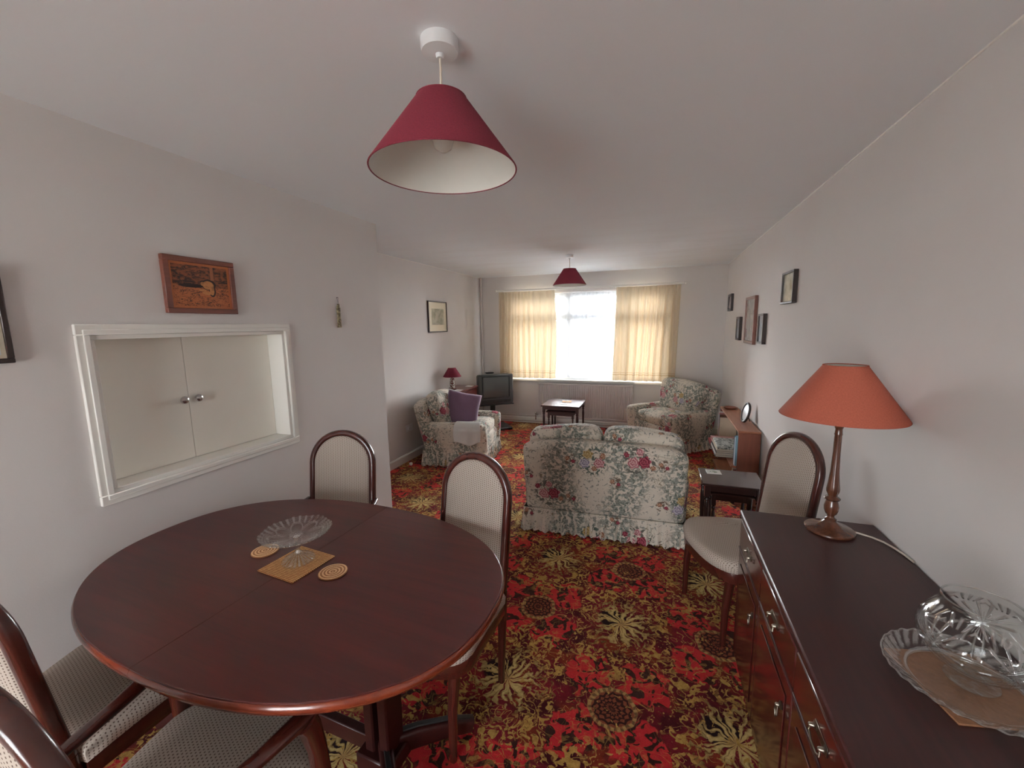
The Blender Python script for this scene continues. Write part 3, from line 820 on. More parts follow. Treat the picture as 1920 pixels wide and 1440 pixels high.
def make_chair(label, carver, group):
    t = thing('carver_chair' if carver else 'dining_chair', label, 'chair', (0, 0, 0), 0, group)
    s = MB(); o = seat_outline()
    c = [(p[0]*.0, p[1]*0) for p in o]
    rs = []
    for z, g in ((.408, -.008), (.414, .0), (.445, .003), (.462, -.004), (.471, -.020), (.476, -.055), (.480, -.12)):
        rs.append([(x*(1+g/.26), y*(1+g/.22), z - .010*max(0, (abs(y)/.23))**2) for x, y in o])
    s.rings(rs); s.obj('seat', WEAVE, t, ang=60)
    s = MB(); s.prism([(x*.985, y*.985) for x, y in seat_outline()], .350, .4095, .003); s.obj('seat_frame', CHWD, t)
    # back
    s = MB(); s.sweep(arch_pts(.0165, .44), rprof(.036, .040), nback); s.obj('back_frame', CHWD, t, ang=60)
    h = HW-.031; zc = HT-HW*SQ; z0 = .505
    prof = [(h, z0 + (zc-z0)*k/6) for k in range(6)] + [(h*cos(pi*k/24), zc+h*SQ*sin(pi*k/24)) for k in range(25)] + [(-h, zc+(z0-zc)*(k+1)/6) for k in range(6)]
    cz = (z0+zc)/2+.06
    rs = []
    for g, off in ((1.0, -.012), (.97, -.018), (.86, -.022), (.5, -.025), (.05, -.026)):
        rs.append([(x*g, back_y(cz+(z-cz)*g)+off, cz+(z-cz)*g) for x, z in prof])
    rs2 = [[(x, y+2*(back_y(z)-y), z) for x, y, z in r] for r in rs]
    s = MB(); s.rings(rs[::-1] + rs2); s.obj('backrest', WEAVE, t, ang=60)
    s = MB(); s.box(-HW+.03, HW-.03, back_y(.49)-.012, back_y(.49)+.012, .478, .506, .004); s.obj('back_rail', CHWD, t)
    for sg in (-1, 1):
        s = MB(); s.sweep([(sg*.172, -.212, 0), (sg*.175, -.218, .2), (sg*(HW-.0165), BY, .445)], rprof(1, 1), (0, 1, 0), scale=[.028, .034, .040])
        s.obj('leg', CHWD, t, ang=60)
        if not carver:
            s = MB(); s.sweep([(sg*.208, .172, 0), (sg*.208, .168, .2), (sg*.212, .150, .38), (sg*.212, .148, .400)], rprof(1, 1), (0, 1, 0), scale=[.026, .034, .044, .044])
            s.obj('leg', CHWD, t, ang=60)
        else:
            s = MB(); s.sweep([(sg*.258, .150, 0), (sg*.264, .145, .2), (sg*.272, .135, .42), (sg*.272, .128, .52), (sg*.270, .112, .60), (sg*.268, .098, .630)], rprof(1, 1), (0, 1, 0), scale=[.028, .036, .046, .044, .052, .060])
            s.obj('leg', CHWD, t, ang=60)
            s = MB(); s.sweep([(sg*.196, back_y(.640)+.008, .640), (sg*.212, -.15, .632), (sg*.244, -.02, .628), (sg*.266, .08, .635), (sg*.271, .140, .634)], rprof(1, .66), (0, 0, 1), scale=[.034, .036, .040, .048, .044])
            s.obj('armrest', CHWD, t, ang=60)
    return t
carver = make_chair('carver chair with arms at the far wall end of the oval table', True, 'carver chairs at the dining table')
carver.location = (-1.628, 1.569, 0); carver.rotation_euler = (0, 0, 3.393)
dup(carver, (-1.088, .588, 0), .004, 'carver chair at the near side of the table, its arm meeting the table edge')
side = make_chair('armless dining chair behind the table, nearest the sofa', False, 'armless dining chairs')
side.location = (-.841, 1.395, 0); side.rotation_euler = (0, 0, 2.926)
dup(side, (-1.728, .712, 0), .18, 'armless dining chair between the table end and the hatch wall')
dup(side, (.437, 2.375, 0), 1.954, 'armless dining chair standing between the sideboard and the right wall')

# ================================================================ dining table
tb = thing('dining_table', 'large oval polished mahogany dining table with a centre seam', 'dining table', (-1.257, 1.096, 0), -.0488)
def sup(a, b, n=2.3, m=96):
    out = []
    for k in range(m):
        t = 2*pi*k/m; c, s_ = cos(t), sin(t)
        out.append((a*math.copysign(abs(c)**(2/n), c), b*math.copysign(abs(s_)**(2/n), s_)))
    return out
TA, TBb = .802, .527
for sg in (-1, 1):
    def half(sc_a, sc_b, z):
        pts = [(x, y, z) for x, y in sup(sc_a, sc_b, m=120) if sg*x > .004]
        pts.sort(key=lambda p: atan2(p[1], sg*p[0]))
        e = pts[0]; f = pts[-1]
        return [(sg*.0007, e[1]*1.0, z)] + pts + [(sg*.0007, f[1]*1.0, z)]
    prof = [(-.030, .703), (-.012, .704), (-.003, .710), (0, .719), (-.0005, .727), (-.004, .734), (-.0065, .7355)]
    s = MB(); s.rings([half(TA+g, TBb+g, z) for g, z in prof]); s.obj('table_edge', TEDGE, tb, ang=50)
    s = MB(); s.rings([half(TA-.0065, TBb-.0065, .7356), half(TA-.0065, TBb-.0065, .7388), half(TA-.0085, TBb-.0085, .7400)]); s.obj('tabletop', TABLE, tb, ang=30)
s = MB(); s.prism(sup(TA-.16, TBb-.10, 2.6, 60), .672, .702, .002); s.obj('apron', MAHO, tb)
for sg in (-1, 1):
    ped = MB()
    for dx in (-.032, .032): ped.box(sg*.36+dx-.021, sg*.36+dx+.021, -.045, .045, .05, .671, .006)
    ped.box(sg*.36-.075, sg*.36+.075, -.07, .07, .045, .11, .006)
    po = ped.obj('pedestal', MAHO, tb)
    for sy in (-1, 1):
        f = MB(); A = Vector((sg*.36, 0, 0)); d = Vector((sg*.72, sy*.70, 0)).normalized(); nrm = Vector((-d.y, d.x, 0))
        f.sweep([A + d*q + Vector((0, 0, z)) for q, z in ((.0, .095), (.12, .092), (.24, .075), (.33, .050))], rprof(1, 1.55, e=5), (0, 0, 1), scale=[.052, .050, .044, .036])
        fo = f.obj('foot', MAHO, tb)
        MB().sweep([A + d*q + Vector((0, 0, z)) for q, z in ((.05, .1365), (.12, .1335), (.24, .1115), (.32, .0815))], [(-.010, 0), (.010, 0), (.007, .004), (-.007, .004)], (0, 0, 1)).obj('inlay_strip', BLACKP, fo)
MB().box(-.33, .33, -.018, .018, .06, .13, .004).obj('stretcher', MAHO, tb)

# ---- things on the dining table
Z0 = .7402
sq = thing('place_mat', 'square woven cork mat under the glass cake stand', 'place mat', (-1.253, 1.090, Z0), radians(-5.5))
MB().box(-.093, .093, -.093, .093, 0, .005, .0015).obj('mat', CORKW, sq)
for i, (x, y) in enumerate(((-1.083, 1.087), (-1.449, 1.119))):
    o = MB().lathe([(.001, 0), (.048, 0), (.050, .001), (.050, .004), (.048, .005), (.001, .005)], 40).obj('coaster', CORKR, loc=(x, y, Z0))
    tag(o, ('round cork coaster lying on the sofa side of the square mat', 'round cork coaster half hidden under the cake stand rim')[i], 'coaster', 'cork coasters on the dining table')
cs = thing('cake_stand', 'pressed glass cake stand with a scalloped petal plate', 'cake stand', (-1.262, 1.105, Z0+.0055), .4)
def pmod(r, z, t):
    k = max(0, (r-.022)/.085); k = min(1, k)
    pet = abs(sin(4*t)); return (r*(1 + .045*k*abs(sin(4*t+.0))), z + .0035*k*(pet-.5))
s = MB()
top = [(.001, .106), (.020, .106), (.028, .1045), (.046, .104), (.07, .106), (.092, .110), (.110, .116), (.120, .122)]
bot = [(.121, .119), (.110, .111), (.092, .1045), (.07, .100), (.046, .098), (.028, .097), (.014, .094)]
s.lathe(top[::-1] + bot[:0], 192, mod=pmod, caps=False)
s = MB()
s.lathe([(.001, .118)] + top[1:] + bot, 192, mod=pmod, caps=False)
s.obj('plate', GLPET, cs, ang=70)
s = MB(); s.lathe([(.013, .0955), (.009, .090), (.007, .082), (.008, .07), (.007, .055), (.009, .040), (.013, .032)], 24, mod=lambda r, z, t: (r*(1+.08*sin(8*t)), z))
s.obj('stem', GLRIM, cs, ang=70)
s = MB(); s.lathe([(.012, .0318), (.018, .029), (.036, .020), (.054, .009), (.058, .003), (.057, .0), (.048, .0), (.032, .011), (.012, .020), (.001, .021)], 96, mod=lambda r, z, t: (r*(1+.03*sin(16*t)), z), caps=False)
s.obj('foot', GLPET, cs, ang=70)

# ================================================================ sideboard
SX, SY0, SY1, SH = .38, .39, 2.035, .765
sb = thing('sideboard', 'long dark mahogany sideboard against the right wall', 'sideboard', (XR-.001, (SY0+SY1)/2, 0))
hl = (SY1-SY0)/2; dp = XR-.001-SX
MB().box(-dp-.0, 0, -hl, hl, SH-.020, SH, .005).obj('top', MAHO, sb)
MB().box(-dp+.004, 0, -hl+.004, hl-.004, SH-.036, SH-.0205, .004).obj('top_moulding', MAHO, sb)
s = MB(); s.box(-dp+.022, -.004, -hl+.012, hl-.012, .05, SH-.0365, .003); s.box(-dp+.045, -.01, -hl+.03, hl-.03, 0, .05); s.obj('carcass', MAHO, sb)
nb = 4; bw_ = (2*hl-.03)/nb
def bail(mb, y, z, w=.031, drop=.028, x=-dp+.004):
    for sg in (-1, 1):
        mb.lathe([(.010, 0), (.011, .003), (.006, .006), (.005, .014), (.003, .017)], 12, T(x, y+sg*w, z, 0, -pi/2, 0))
    mb.tube([(x-.012, y-w, z), (x-.014, y-w-.003, z-drop*.6), (x-.014, y-w*.5, z-drop), (x-.014, y+w*.5, z-drop), (x-.014, y+w+.003, z-drop*.6), (x-.012, y+w, z)], .0028, 8)
    mb.box(x-.002, x+.0, y-w*1.25, y+w*1.25, z-.012, z+.012, .001)
def pull(mb, y, z, x=-dp+.004):
    mb.box(x-.003, x, y-.011, y+.011, z-.022, z+.018, .001)
    mb.lathe([(.010, 0), (.012, .004), (.005, .008), (.004, .016), (.002, .018)], 12, T(x-.002, y, z+.004, 0, -pi/2, 0))
    mb.tube([(x-.014, y-.006, z+.004), (x-.016, y-.010, z-.022), (x-.016, y, z-.036), (x-.016, y+.010, z-.022), (x-.014, y+.006, z+.004)], .0026, 8)
for k in range(nb):
    y0 = -hl+.015+k*bw_+.003; y1 = y0+bw_-.006
    zc = SH-.040
    d = MB().box(-dp+.004, -dp+.0218, y0, y1, zc-.125, zc, .004).obj('drawer', SIDEF, sb)
    m = MB(); bail(m, (y0+y1)/2, zc-.060); m.obj('handle', BRASS, d)
    m = MB(); m.box(-dp+.002, -dp+.0218, y0-.003, y1+.003, zc-.139, zc-.128, .002); m.obj('rail_moulding', MAHO, sb)
    d = MB().box(-dp+.004, -dp+.0218, y0, y1, .075, zc-.142, .004).obj('door', SIDEF, sb)
    p_ = MB(); p_.box(-dp+.0005, -dp+.0038, y0+.045, y1-.045, .12, zc-.19, .002); p_.obj('raised_panel', SIDEF, d)
    m = MB(); yy = y0+.065
    pull(m, yy, zc-.245); m.obj('handle', BRASS, d)

# ---- table lamp on the sideboard
def lamp_big():
    t = thing('table_lamp', 'terracotta shaded table lamp with turned wooden column on the sideboard', 'table lamp', (.686, 1.925, SH))
    base = MB(); base.lathe([(.001, 0), (.083, 0), (.086, .004), (.085, .010), (.078, .015), (.045, .024), (.030, .034), (.022, .042), (.020, .046)], 64)
    base.obj('base', LAMPW, t)
    st = MB(); pr = [(.020, .0465), (.021, .052), (.013, .058), (.012, .066), (.019, .074), (.024, .088), (.0255, .104), (.022, .120), (.019, .130), (.026, .134), (.028, .139), (.024, .144), (.015, .149), (.017, .156),
        (.0215, .166), (.0225, .178), (.0195, .200), (.0150, .250), (.0125, .33), (.0125, .40), (.014, .405), (.013, .41), (.012, .425), (.017, .440), (.022, .446), (.022, .452), (.012, .454)]
    st.lathe(pr, 48, mod=lambda r, z, a: (r*(1 + (.05*abs(sin(6*a)) - .03 if .155 < z < .40 else 0)), z)); st.obj('column', LAMPW, t, ang=50)
    R0, R1, H, zb = .070, .203, .200, .478
    so = MB(); shade_mesh(so, R0, R1, H, .001, 80, zb); tt = T(0, 0, 0); so = so.obj('shade', SHORG, t)
    li = MB(); shade_mesh(li, R0-.002, R1-.002, H, .001, 80, zb); li.obj('lining', SHLIN, so)
    rr = MB(); rr.tube([(R1*cos(2*pi*k/72), R1*sin(2*pi*k/72), zb) for k in range(72)], .002, 6, loop=True).tube([(R0*cos(2*pi*k/48), R0*sin(2*pi*k/48), zb+H) for k in range(48)], .002, 6, loop=True); rr.obj('binding', SHORG, so)
    g = MB(); g.lathe([(.012, .454), (.014, .47), (.014, .52), (.012, .53)], 18)
    for k in range(3): g.tube([(.012*cos(2.1*k), .012*sin(2.1*k), .52), (R0*cos(2.1*k), R0*sin(2.1*k), zb+H-.004)], .0016, 5)
    g.obj('lamp_holder', UPVC, t)
    MB().lathe([(.012, .53), (.026, .555), (.030, .575), (.022, .598), (.001, .606)], 20).obj('bulb', BULB, t)
    MB().tube([(.075, .0, .008), (.10, -.01, .006), (.13, -.03, .006), (.155, -.06, .006), (.172, -.10, .005), (.182, -.145, .005), (.187, -.19, .005)], .0036, 8).obj('flex', CORD, t)
lamp_big()

# ---- glass bowl, plate and cork mat on the sideboard
cm = thing('cork_mat', 'brown cork mat under the glass plate on the sideboard', 'place mat', (.705, 1.150, SH+.0003), radians(12))
MB().box(-.105, .105, -.105, .105, 0, .005, .001).obj('mat', CORKB, cm)
pl = thing('glass_plate', 'round cut glass plate with a twisted rim under the bowl', 'plate', (.700, 1.145, SH+.0058), 0)
def tw(r, z, t):
    k = max(0, min(1, (r-.105)/.03)); return (r, z + .0022*k*sin(28*t + r*180))
s = MB(); s.lathe([(.001, .0), (.095, .0), (.100, .001), (.115, .010), (.135, .019), (.150, .024), (.152, .027), (.148, .028), (.134, .0235), (.114, .0150), (.098, .006), (.001, .005)], 160, mod=tw, caps=False)
s.obj('plate', GLTW, pl, ang=60)
bw = thing('glass_bowl', 'round cut glass rose bowl standing on the glass plate', 'bowl', (.715, 1.160, SH+.0116), .35)
def starcut(r, z, t):
    # engraved stars around the belly
    h = (z-.105)/.055; a = ((t/(2*pi)*5) % 1 - .5)*2.6
    q = sqrt(a*a+h*h); an = atan2(h, a)
    k = max(0, 1-q/1.15)
    g = abs(sin(an*6))**10
    return (r - .0030*k**.5*g*(1 if q > .05 else 0), z)
outr = [(.030, .030), (.050, .036), (.080, .056), (.099, .085), (.104, .110), (.098, .140), (.082, .166), (.070, .182), (.0685, .198)]
inr = [(.0655, .198), (.0675, .182), (.079, .166), (.095, .140), (.1005, .110), (.0955, .085), (.077, .060), (.048, .041), (.001, .036)]
def dens(pr, n):
    out = []
    L = [0]
    for a, b in zip(pr[:-1], pr[1:]): L.append(L[-1]+sqrt((a[0]-b[0])**2+(a[1]-b[1])**2))
    m = len(pr)
    for k in range(n+1):
        s_ = L[-1]*k/n; i = max(j for j in range(m-1) if L[j] <= s_+1e-12)
        f = (s_-L[i])/(L[i+1]-L[i]); P0 = pr[max(i-1, 0)]; P1 = pr[i]; P2 = pr[i+1]; P3 = pr[min(i+2, m-1)]
        out.append(tuple(.5*((2*P1[c]) + (P2[c]-P0[c])*f + (2*P0[c]-5*P1[c]+4*P2[c]-P3[c])*f*f + (3*P1[c]-P0[c]-3*P2[c]+P3[c])*f**3) for c in (0, 1)))
    return out
s = MB(); s.lathe(dens(outr, 56), 260, mod=starcut, caps=False)
n_o = 57
inner = dens(inr, 30)
s.v += []; 
s2 = MB(); o_ = dens(outr, 56)
def modall(r, z, t): return starcut(r, z, t)
rs = []
for r, z in o_:
    rs.append([(starcut(r, z, 2*pi*k/260)[0]*cos(2*pi*k/260), starcut(r, z, 2*pi*k/260)[0]*sin(2*pi*k/260), z) for k in range(260)])
for r, z in inner:
    rs.append([(r*cos(2*pi*k/260), r*sin(2*pi*k/260), z) for k in range(260)])
s2.rings(rs, caps=True); bo = s2.obj('bowl', GLSTAR, bw, ang=35)
MB().tube([(.067*cos(2*pi*k/72), .067*sin(2*pi*k/72), .1985) for k in range(72)], .0022, 8, loop=True).obj('rim', GLRIM, bo)
MB().lathe([(.001, .0), (.045, .0), (.047, .003), (.040, .008), (.020, .016), (.014, .022), (.029, .0295), (.001, .0298)], 64, caps=False).obj('foot', GLASS, bw, ang=60)

# ================================================================ sofa and armchairs
def wr(q, amp=.006, s=7.0, seed=0):
    n = mnoise.noise_vector(Vector((q[0]*s+seed, q[1]*s, q[2]*s)))
    return Vector(q) + Vector(n)*amp
def make_seat(t, Wd, Dp, AH, BH, nc, seed, lean=.10, flare=.10, side_h=.0):
    """local: faces +y, back outer plane near y=-Dp/2"""
    hw, hd = Wd/2, Dp/2; aw = .15
    s = MB(); s.soft(0, .01, .235, Wd-.06, Dp-.06, .20, .05, 10, fn=lambda q, p: wr(q, .004, 6, seed)); s.obj('base', CHINTZ, t, ang=80)
    # outer back shell
    def bf(q, p):
        k = max(0, (q[2]-.2)/(BH-.2)); x = q[0]*(1+flare*k*.6); y = q[1]-lean*k
        z = q[2] - .05*max(0, abs(q[0])/(hw))**4*k
        return wr((x, y, z), .004, 6, seed+3)
    s = MB(); s.soft(0, -hd+.09, (.15+BH)/2, Wd-.03, .15, BH-.15, .055, 14, puff=(0, .012, 0), fn=bf); bk = s.obj('back', CHINTZ, t, ang=80)
    # piping seam near the top of the outer back
    pts = [Vector(bf((x, -hd+.012, BH-.055), None)) + Vector((0, -.006, 0)) for x in [(-hw+.04)+(Wd-.08)*k/20 for k in range(21)]]
    MB().tube(pts, .0035, 6).obj('piping', CHINTZ, bk)
    for sg in (-1, 1):
        def af(q, p, sg=sg):
            k = max(0, (q[2]-.2)/(AH-.2)); y = q[1]
            x = q[0]+sg*.012*k + sg*.02*max(0, y/hd)*k
            z = q[2] + (.015*max(0, -y/hd) if k > .5 else 0)
            return wr((x, y, z), .005, 7, seed+sg)
        s = MB(); s.soft(sg*(hw-aw/2), .03, (.14+AH)/2, aw, Dp-.05, AH-.14, .062, 12, puff=(.01, .01, .006), fn=af); ar = s.obj('armrest', CHINTZ, t, ang=80)
        # front roll of the arm
        m = MB(); m.lathe([(.066, -.012), (.068, .0), (.060, .010), (.030, .016), (.001, .018)], 24, T(sg*(hw-aw/2)+sg*.03, hd-.003, AH-.078, -pi/2, 0, 0)); m.obj('arm_roll', CHINTZ, ar, ang=60)
    cw = (Wd-2*aw+.01)/nc
    for k in range(nc):
        cx = -Wd/2+aw-.005+cw*(k+.5)
        s = MB(); s.soft(cx, .085, .385, cw-.006, Dp-.24, .15, .05, 12, puff=(.004, .012, .020), fn=lambda q, p: wr(q, .006, 6, seed+k*7)); s.obj('seat_cushion', CHINTZ, t, ang=80)
    cw2 = (Wd-.05)/nc if nc > 1 else Wd-.12
    for k in range(nc):
        cx = -(cw2*nc)/2+cw2*(k+.5)
        def cf(q, p, cx=cx, k=k):
            kk = max(0, (q[2]-.36)/(BH-.3)); x = cx+(q[0]-cx)*(.86+.14*min(1, kk*1.6)) if nc > 1 else q[0]*(.80+.2*min(1, kk*1.3))
            z = q[2]+(.018*math.sin((q[0]-cx)/cw2*4+k*2.0+.5) if kk > .8 else 0) - .030*(abs(q[0]-cx)/(cw2/2))**8*(1 if kk > .5 else 0)
            return wr((x, q[1]-lean*kk*1.05, z), .006, 6, seed+k*5+2)
        s = MB(); s.soft(cx, -hd+.235, (.44+BH+.065)/2, cw2-.008, .17, BH+.065-.44, .05, 14, puff=(.004, .028, .004), fn=cf); s.obj('back_cushion', CHINTZ, t, ang=80)
    # frilled skirt
    def path(u):
        per = [(hw, hd), (-hw, hd), (-hw, -hd), (hw, -hd)]
        L = [Wd, Dp, Wd, Dp]; tot = sum(L); q = u*tot; x0, y0 = hw-.01, hd-.01
        X_, Y_ = hw-.01, hd-.01
        if q < L[0]: return (X_-2*X_*q/L[0], Y_, 0, 1)
        q -= L[0]
        if q < L[1]: return (-X_, Y_-2*Y_*q/L[1], -1, 0)
        q -= L[1]
        if q < L[2]: return (-X_+2*X_*q/L[2], -Y_, 0, -1)
        q -= L[2]; return (X_, -Y_+2*Y_*q/L[3], 1, 0)
    nfr = int((Wd+Dp)*2/.075)
    def sk(u, v):
        x, y, nx, ny = path(u % 1.0)
        a = .013*v*(sin(u*2*pi*nfr) + .6*sin(u*2*pi*nfr*1.7+1+seed)) + .004*v*sin(u*2*pi*nfr*3)
        o = .004+.022*v+a; return (x+nx*o, y+ny*o, .185-.175*v + .006*v*sin(u*2*pi*nfr*.5+seed))
    s = MB(); s.grid(sk, nfr*10, 6, wrap=True); s.obj('skirt', CHINTZ, t, ang=180, recalc=False)
    pp = []
    for k in range(160):
        x, y, nx, ny = path(k/160); pp.append((x+nx*.006, y+ny*.006, .187))
    MB().tube(pp, .0035, 6, loop=True).obj('skirt_piping', CHINTZ, t)
    return t
sofa = thing('sofa', 'two seat floral chintz sofa seen from behind', 'sofa', (-.385, 3.405, 0), radians(2.6))
make_seat(sofa, 1.21, .84, .50, .755, 2, 1.0, .06, .03)
acl = thing('armchair', 'floral armchair holding a mauve cushion, by the left wall', 'armchair', (-2.250, 4.520, 0), radians(-90+9), 'floral armchairs')
make_seat(acl, .84, .76, .505, .76, 1, 5.0, .12, .10)
acr = thing('armchair', 'empty floral armchair between the far window and the bookcase', 'armchair', (.180, 5.78, 0), radians(90+42), 'floral armchairs')
make_seat(acr, .84, .74, .505, .78, 1, 9.0, .10, .12)

# cushion and cloths
def pillow(name, label, loc, rot, w_, h_, th, m, cat):
    def f(side):
        def fn(u, v):
            x = (u-.5)*2; y = (v-.5)*2
            k = max(0, (1-x*x)*(1-y*y))**.38
            sx = 1-.07*(1-y*y); sy = 1-.07*(1-x*x)
            q = Vector((x*w_/2*(1-.06*(1-abs(y))**1), side*th/2*k, y*h_/2*(1-.06*(1-abs(x)))))
            q += Vector((0, mnoise.noise(Vector((x*2.2, y*2.2, side*3)))*.012*k, 0))
            return tuple(q)
        return fn
    s = MB(); s.grid(f(1), 20, 20); s.grid(f(-1), 20, 20)
    o = s.obj(name, m, ang=70); o.location = loc; o.rotation_euler = rot
    bm = bmesh.new(); bm.from_mesh(o.data); bmesh.ops.remove_doubles(bm, verts=bm.verts, dist=.0006); bmesh.ops.recalc_face_normals(bm, faces=bm.faces); bm.to_mesh(o.data); bm.free()
    return tag(o, label, cat)
pillow('cushion', 'mauve square cushion leaning on the left armchair', (-2.225, 4.47, .625), (radians(-18), radians(14), radians(30)), .42, .40, .15, PURP, 'cushion')
def drape(name, label, root, x_c, aw, y0, y1, z_top, din, dout, seed):
    r = aw/2+.010
    def fn(u, v):
        tot = din+pi*r*.8+dout; q = v*tot
        y = y0+(y1-y0)*u + .012*sin(v*5+seed+u*3)
        if q < din: x, z = -r, z_top-r*.75-(din-q)
        elif q < din+pi*r*.8:
            a = (q-din)/(pi*r*.8)*pi; x, z = -r*cos(a), z_top-r*.75+r*.85*sin(a)
        else: x, z = r+.006, z_top-r*.75-(q-din-pi*r*.8)
        w_ = .006*sin(u*14+v*4+seed)
        if q > din+pi*r*.8: x += w_+.006; z += .02*sin(u*7+seed)*((q-din-pi*r*.8)/dout)
        return (x_c+x, y, z+.004)
    s = MB(); s.grid(fn, 24, 30); o = s.obj(name, ARMC, recalc=False, ang=180)
    m = o.modifiers.new('thickness', 'SOLIDIFY'); m.thickness = .002
    o.matrix_world = root.matrix_basis.copy()
    return tag(o, label, 'arm cover')
bpy.context.view_layer.update()
drape('arm_cover', 'thin white cloth draped over the near arm of the left armchair', acl, .42-.075+.012, .155, .03, .33, .515, .04, .16, 1)

# ================================================================ nests of tables
def make_table(t, w_, d_, h_, m, leg_r=.016, apron=.045, inset=.02):
    MB().box(-w_/2, w_/2, -d_/2, d_/2, h_-.018, h_, .004).obj('top', m, t)
    s = MB(); a = inset+.006
    s.box(-w_/2+a, w_/2-a, -d_/2+a, -d_/2+a+.014, h_-.018-apron, h_-.0185); s.box(-w_/2+a, w_/2-a, d_/2-a-.014, d_/2-a, h_-.018-apron, h_-.0185)
    s.box(-w_/2+a, -w_/2+a+.014, -d_/2+a, d_/2-a, h_-.018-apron, h_-.0185); s.box(w_/2-a-.014, w_/2-a, -d_/2+a, d_/2-a, h_-.018-apron, h_-.0185)
    s.obj('apron', m, t)
    for sx in (-1, 1):
        for sy in (-1, 1):
            L = MB(); x, y = sx*(w_/2-inset-leg_r), sy*(d_/2-inset-leg_r); r = leg_r; H = h_-.0190
            L.box(x-r, x+r, y-r, y+r, H-.085, H, .002)
            L.lathe([(r*.95, H-.085), (r*.6, H-.092), (r*.95, H-.100), (r*1.0, H-.108), (r*.6, H-.118), (r*.72, H-.13), (r*.95, H-.17), (r*.8, H*.35), (r*.62, .03), (r*.8, .02), (r*.8, 0)], 14, T(x, y, 0))
            L.obj('leg', m, t)
    return t
n1 = make_table(thing('nest_table', 'outer mahogany nest table in front of the radiator', 'side table', (-1.255, 5.80, 0), 0, 'nest of tables in front of the radiator'), .545, .58, .498, MAHO, .017)
n2 = make_table(thing('nest_table', 'smaller table tucked inside the nest before the radiator', 'side table', (-1.255, 5.765, 0), 0, 'nest of tables in front of the radiator'), .41, .44, .410, MAHO, .014)
n3 = make_table(thing('nest_table', 'dark outer nest table between the sofa and the bookcase', 'side table', (.525, 3.215, 0), radians(0), 'dark nest of tables beside the sofa'), .40, .34, .500, DARKW, .019)
n4 = make_table(thing('nest_table', 'smaller dark table tucked under the one beside the sofa', 'side table', (.525, 3.225, 0), 0, 'dark nest of tables beside the sofa'), .29, .26, .420, DARKW, .014)
# on the radiator nest
tag(MB().box(-.065, .065, -.055, .055, 0, .004, .001).obj('cork_tile', CORKW, loc=(-1.225, 5.86, .4983), rot=(0, 0, .12)), 'small cork mat under the glass bowl by the radiator', 'place mat')
s = MB(); pr = [(.001, .006), (.040, .006), (.058, .014), (.068, .034), (.070, .055), (.067, .056), (.064, .036), (.054, .018), (.036, .0105), (.001, .010)]
s.lathe(pr, 72, mod=lambda r, z, t: (r*(1+(.012*sin(18*t) if r > .05 else 0)), z), caps=False)
tag(s.obj('glass_bowl', GLASS, loc=(-1.225, 5.86, .5025), ang=60), 'small glass bowl on the table before the radiator', 'bowl')
tag(MB().box(-.045, .045, -.032, .032, 0, .004, .001).obj('coaster', UPVC, loc=(-1.245, 5.665, .4983)), 'white card coaster on the table before the radiator', 'coaster')
def card_f(p):
    x, y, z = sep(coord('Object')); P(p, col=mix(ss(.03, .02, ln2(x, y))*ss(.45, .55, noi(coord('Object'), 90, 2.0)), (.66, .66, .62), (.16, .22, .12)), rough=.4)
CARD = mat('printed_coaster', card_f)
tag(MB().box(-.05, .05, -.045, .045, 0, .004, .001).obj('coaster', CARD, loc=(.425, 3.305, .5003), rot=(0, 0, .05)), 'pale printed coaster on the dark side table by the sofa', 'coaster')

# ================================================================ television and stand
tvx, tvy, tva = -2.425, 5.93, radians(40)
st = thing('television_stand', 'black television stand with a single post and two shelves', 'television stand', (tvx, tvy, 0), tva)
MB().box(-.26, .26, -.20, .20, 0, .045, .012).obj('base', BLACKP, st)
MB().box(-.29, .29, -.19, .19, .405, .425, .006).obj('shelf', BLACKP, st)
MB().box(-.035, .035, -.03, .03, .045, .405, .008).obj('post', BLACKP, st)
tv = thing('television', 'old grey box television facing the room', 'television', (tvx, tvy, .4255), tva)
def taper(q, p):
    k = max(0, (q[1]+.05)/.27); return (q[0]*(1-.34*k), q[1], .02+(q[2]-.02)*(1-.28*k))
s = MB(); s.soft(0, .03, .225, .54, .40, .45, .028, 12, fn=taper); s.obj('casing', TVBODY, tv, ang=50)
MB().box(-.277, .277, -.195, -.165, -.0, .455, .016).obj('front_bezel', TVBODY, tv)
def scr(u, v):
    x = (u-.5)*2; z = (v-.5)*2; return (x*.205, -.197-.014*(1-x*x)*(1-z*z)**.8, .262+z*.155)
s = MB(); s.grid(scr, 24, 18); s.obj('screen', SCREEN, tv, ang=180, recalc=False)
s = MB(); w0 = .012
for (a, b, c, d) in ((-.222, .222, .417, .430), (-.222, .222, .094, .107), (-.222, -.205, .107, .417), (.205, .222, .107, .417)): s.box(a, b, -.203, -.190, c, d, .003)
s.obj('screen_surround', BLACKP, tv)
s = MB(); s.box(-.235, .235, -.201, -.190, .020, .070, .004)
for k in range(18): s.box(-.22+k*.009, -.216+k*.009, -.2035, -.2005, .026, .064)
s.box(.02, .12, -.205, -.200, .035, .055, .002); s.obj('control_panel', BLACKP, tv)
ar = thing('indoor_aerial', 'small black aerial box on top of the television', 'aerial', (tvx-.03, tvy-.03, .8755), tva)
MB().box(-.065, .065, -.03, .03, .006, .026, .006).box(-.05, .05, -.02, .02, 0, .0065).obj('body', BLACKP, ar)
MB().tube([(0, 0, .026), (-.02, 0, .04), (.045, 0, .048)], .002, 6).obj('antenna', CHROME, ar)

